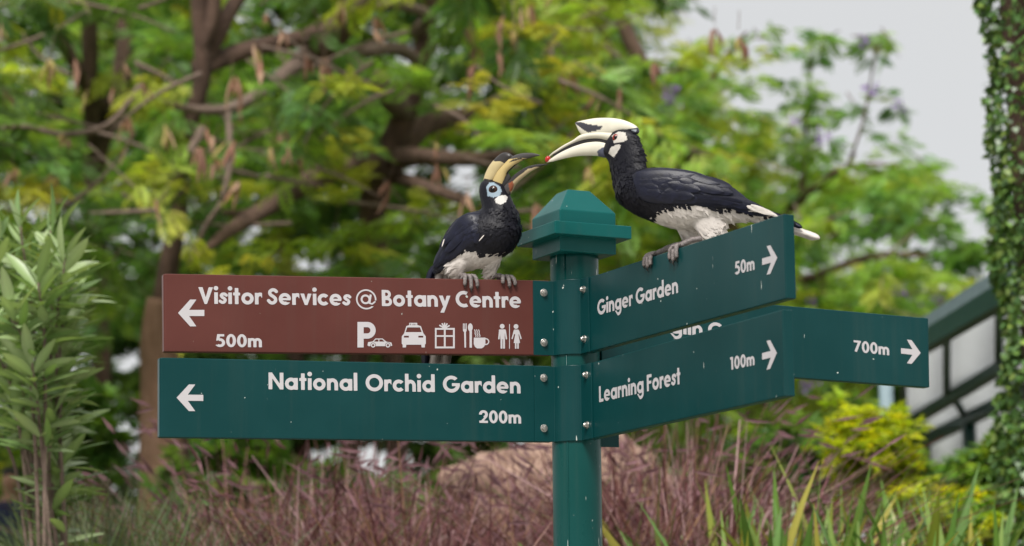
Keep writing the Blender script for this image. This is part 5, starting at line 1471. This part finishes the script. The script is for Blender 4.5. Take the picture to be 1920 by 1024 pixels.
# ------------------------------------------------------------------ person at the lower left edge, far behind
M['skin'] = plain('skin', (0.42, 0.22, 0.155), .55, var=.08, bmp=0)
M['navy'] = plain('navy_cloth', (0.012, 0.018, 0.06), .85, var=.2, bmp=.3, bscale=60)
M['khaki'] = plain('khaki_cloth', (0.20, 0.17, 0.12), .85, var=.15, bmp=.3, bscale=60)
M['hair'] = plain('dark_hair', (0.02, 0.016, 0.013), .6, var=.3, bmp=.4)
hd = at(20, 908, 20.0); gz_ = float(ground_z(hd[0], hd[1])); k = (hd[2] + .11 - gz_) / 1.70
PE = thing('person', (hd[0], hd[1], gz_), 'person in navy short-sleeved shirt partly out of frame at lower left', 'person')
def skinned(name, joints, edges, mat, parent, sub=2):
    me = bpy.data.meshes.new(name); me.from_pydata([j[0] for j in joints], edges, [])
    o = bpy.data.objects.new(name, me); COL.objects.link(o)
    o.modifiers.new('skin', 'SKIN')
    if not me.skin_vertices: 
        bpy.context.view_layer.objects.active = o; bpy.ops.mesh.customdata_skin_add()
    for i, j in enumerate(joints): me.skin_vertices[0].data[i].radius = (j[1], j[2] if len(j) > 2 else j[1])
    me.skin_vertices[0].data[0].use_root = True
    s_ = o.modifiers.new('sub', 'SUBSURF'); s_.levels = sub; s_.render_levels = sub
    dg = bpy.context.evaluated_depsgraph_get(); m2 = bpy.data.meshes.new_from_object(o.evaluated_get(dg)); m2.name = name
    bpy.data.objects.remove(o)
    m2.materials.clear(); m2.materials.append(mat); m2.polygons.foreach_set('use_smooth', np.ones(len(m2.polygons), bool))
    o = bpy.data.objects.new(name, m2); COL.objects.link(o); o.parent = parent; o.scale = (k, k, k)
    return o
J = [((0, 0, .95), .13, .10), ((0, 0, 1.15), .125, .09), ((0, 0, 1.36), .15, .09), ((0, .01, 1.47), .06), ((0, 0, 1.53), .055), ((0, -.015, 1.60), .08, .09), ((0, -.01, 1.67), .06, .07),
     ((.17, 0, 1.40), .055), ((.23, .01, 1.14), .042), ((.22, -.08, .92), .032), ((.22, -.12, .82), .03, .015), ((-.17, 0, 1.40), .055), ((-.23, .01, 1.14), .042), ((-.22, -.06, .90), .032), ((-.22, -.09, .80), .03, .015),
     ((.09, 0, .86), .085), ((.10, -.01, .48), .058), ((.10, .02, .09), .042), ((.11, -.12, .04), .04, .03), ((-.09, 0, .86), .085), ((-.10, -.01, .48), .058), ((-.10, .02, .09), .042), ((-.11, -.12, .04), .04, .03)]
EDG = [(0, 1), (1, 2), (2, 3), (3, 4), (4, 5), (5, 6), (2, 7), (7, 8), (8, 9), (9, 10), (2, 11), (11, 12), (12, 13), (13, 14), (0, 15), (15, 16), (16, 17), (17, 18), (0, 19), (19, 20), (20, 21), (21, 22)]
skinned('body', J, EDG, M['skin'], PE)
skinned('shirt', [((0, 0, .92), .155, .125), ((0, 0, 1.15), .15, .115), ((0, 0, 1.36), .17, .11), ((0, .01, 1.45), .075), ((.18, 0, 1.40), .075), ((.225, .01, 1.20), .065), ((-.18, 0, 1.40), .075), ((-.225, .01, 1.20), .065)], [(0, 1), (1, 2), (2, 3), (2, 4), (4, 5), (2, 6), (6, 7)], M['navy'], PE)
skinned('trousers', [((0, 0, .94), .15, .12), ((.09, 0, .84), .105), ((.10, -.01, .48), .078), ((.10, .02, .12), .065), ((-.09, 0, .84), .105), ((-.10, -.01, .48), .078), ((-.10, .02, .12), .065)], [(0, 1), (1, 2), (2, 3), (0, 4), (4, 5), (5, 6)], M['khaki'], PE)
skinned('hair', [((0, .035, 1.62), .075, .07), ((0, .01, 1.685), .085, .08), ((0, -.04, 1.715), .05, .03)], [(0, 1), (1, 2)], M['hair'], PE)
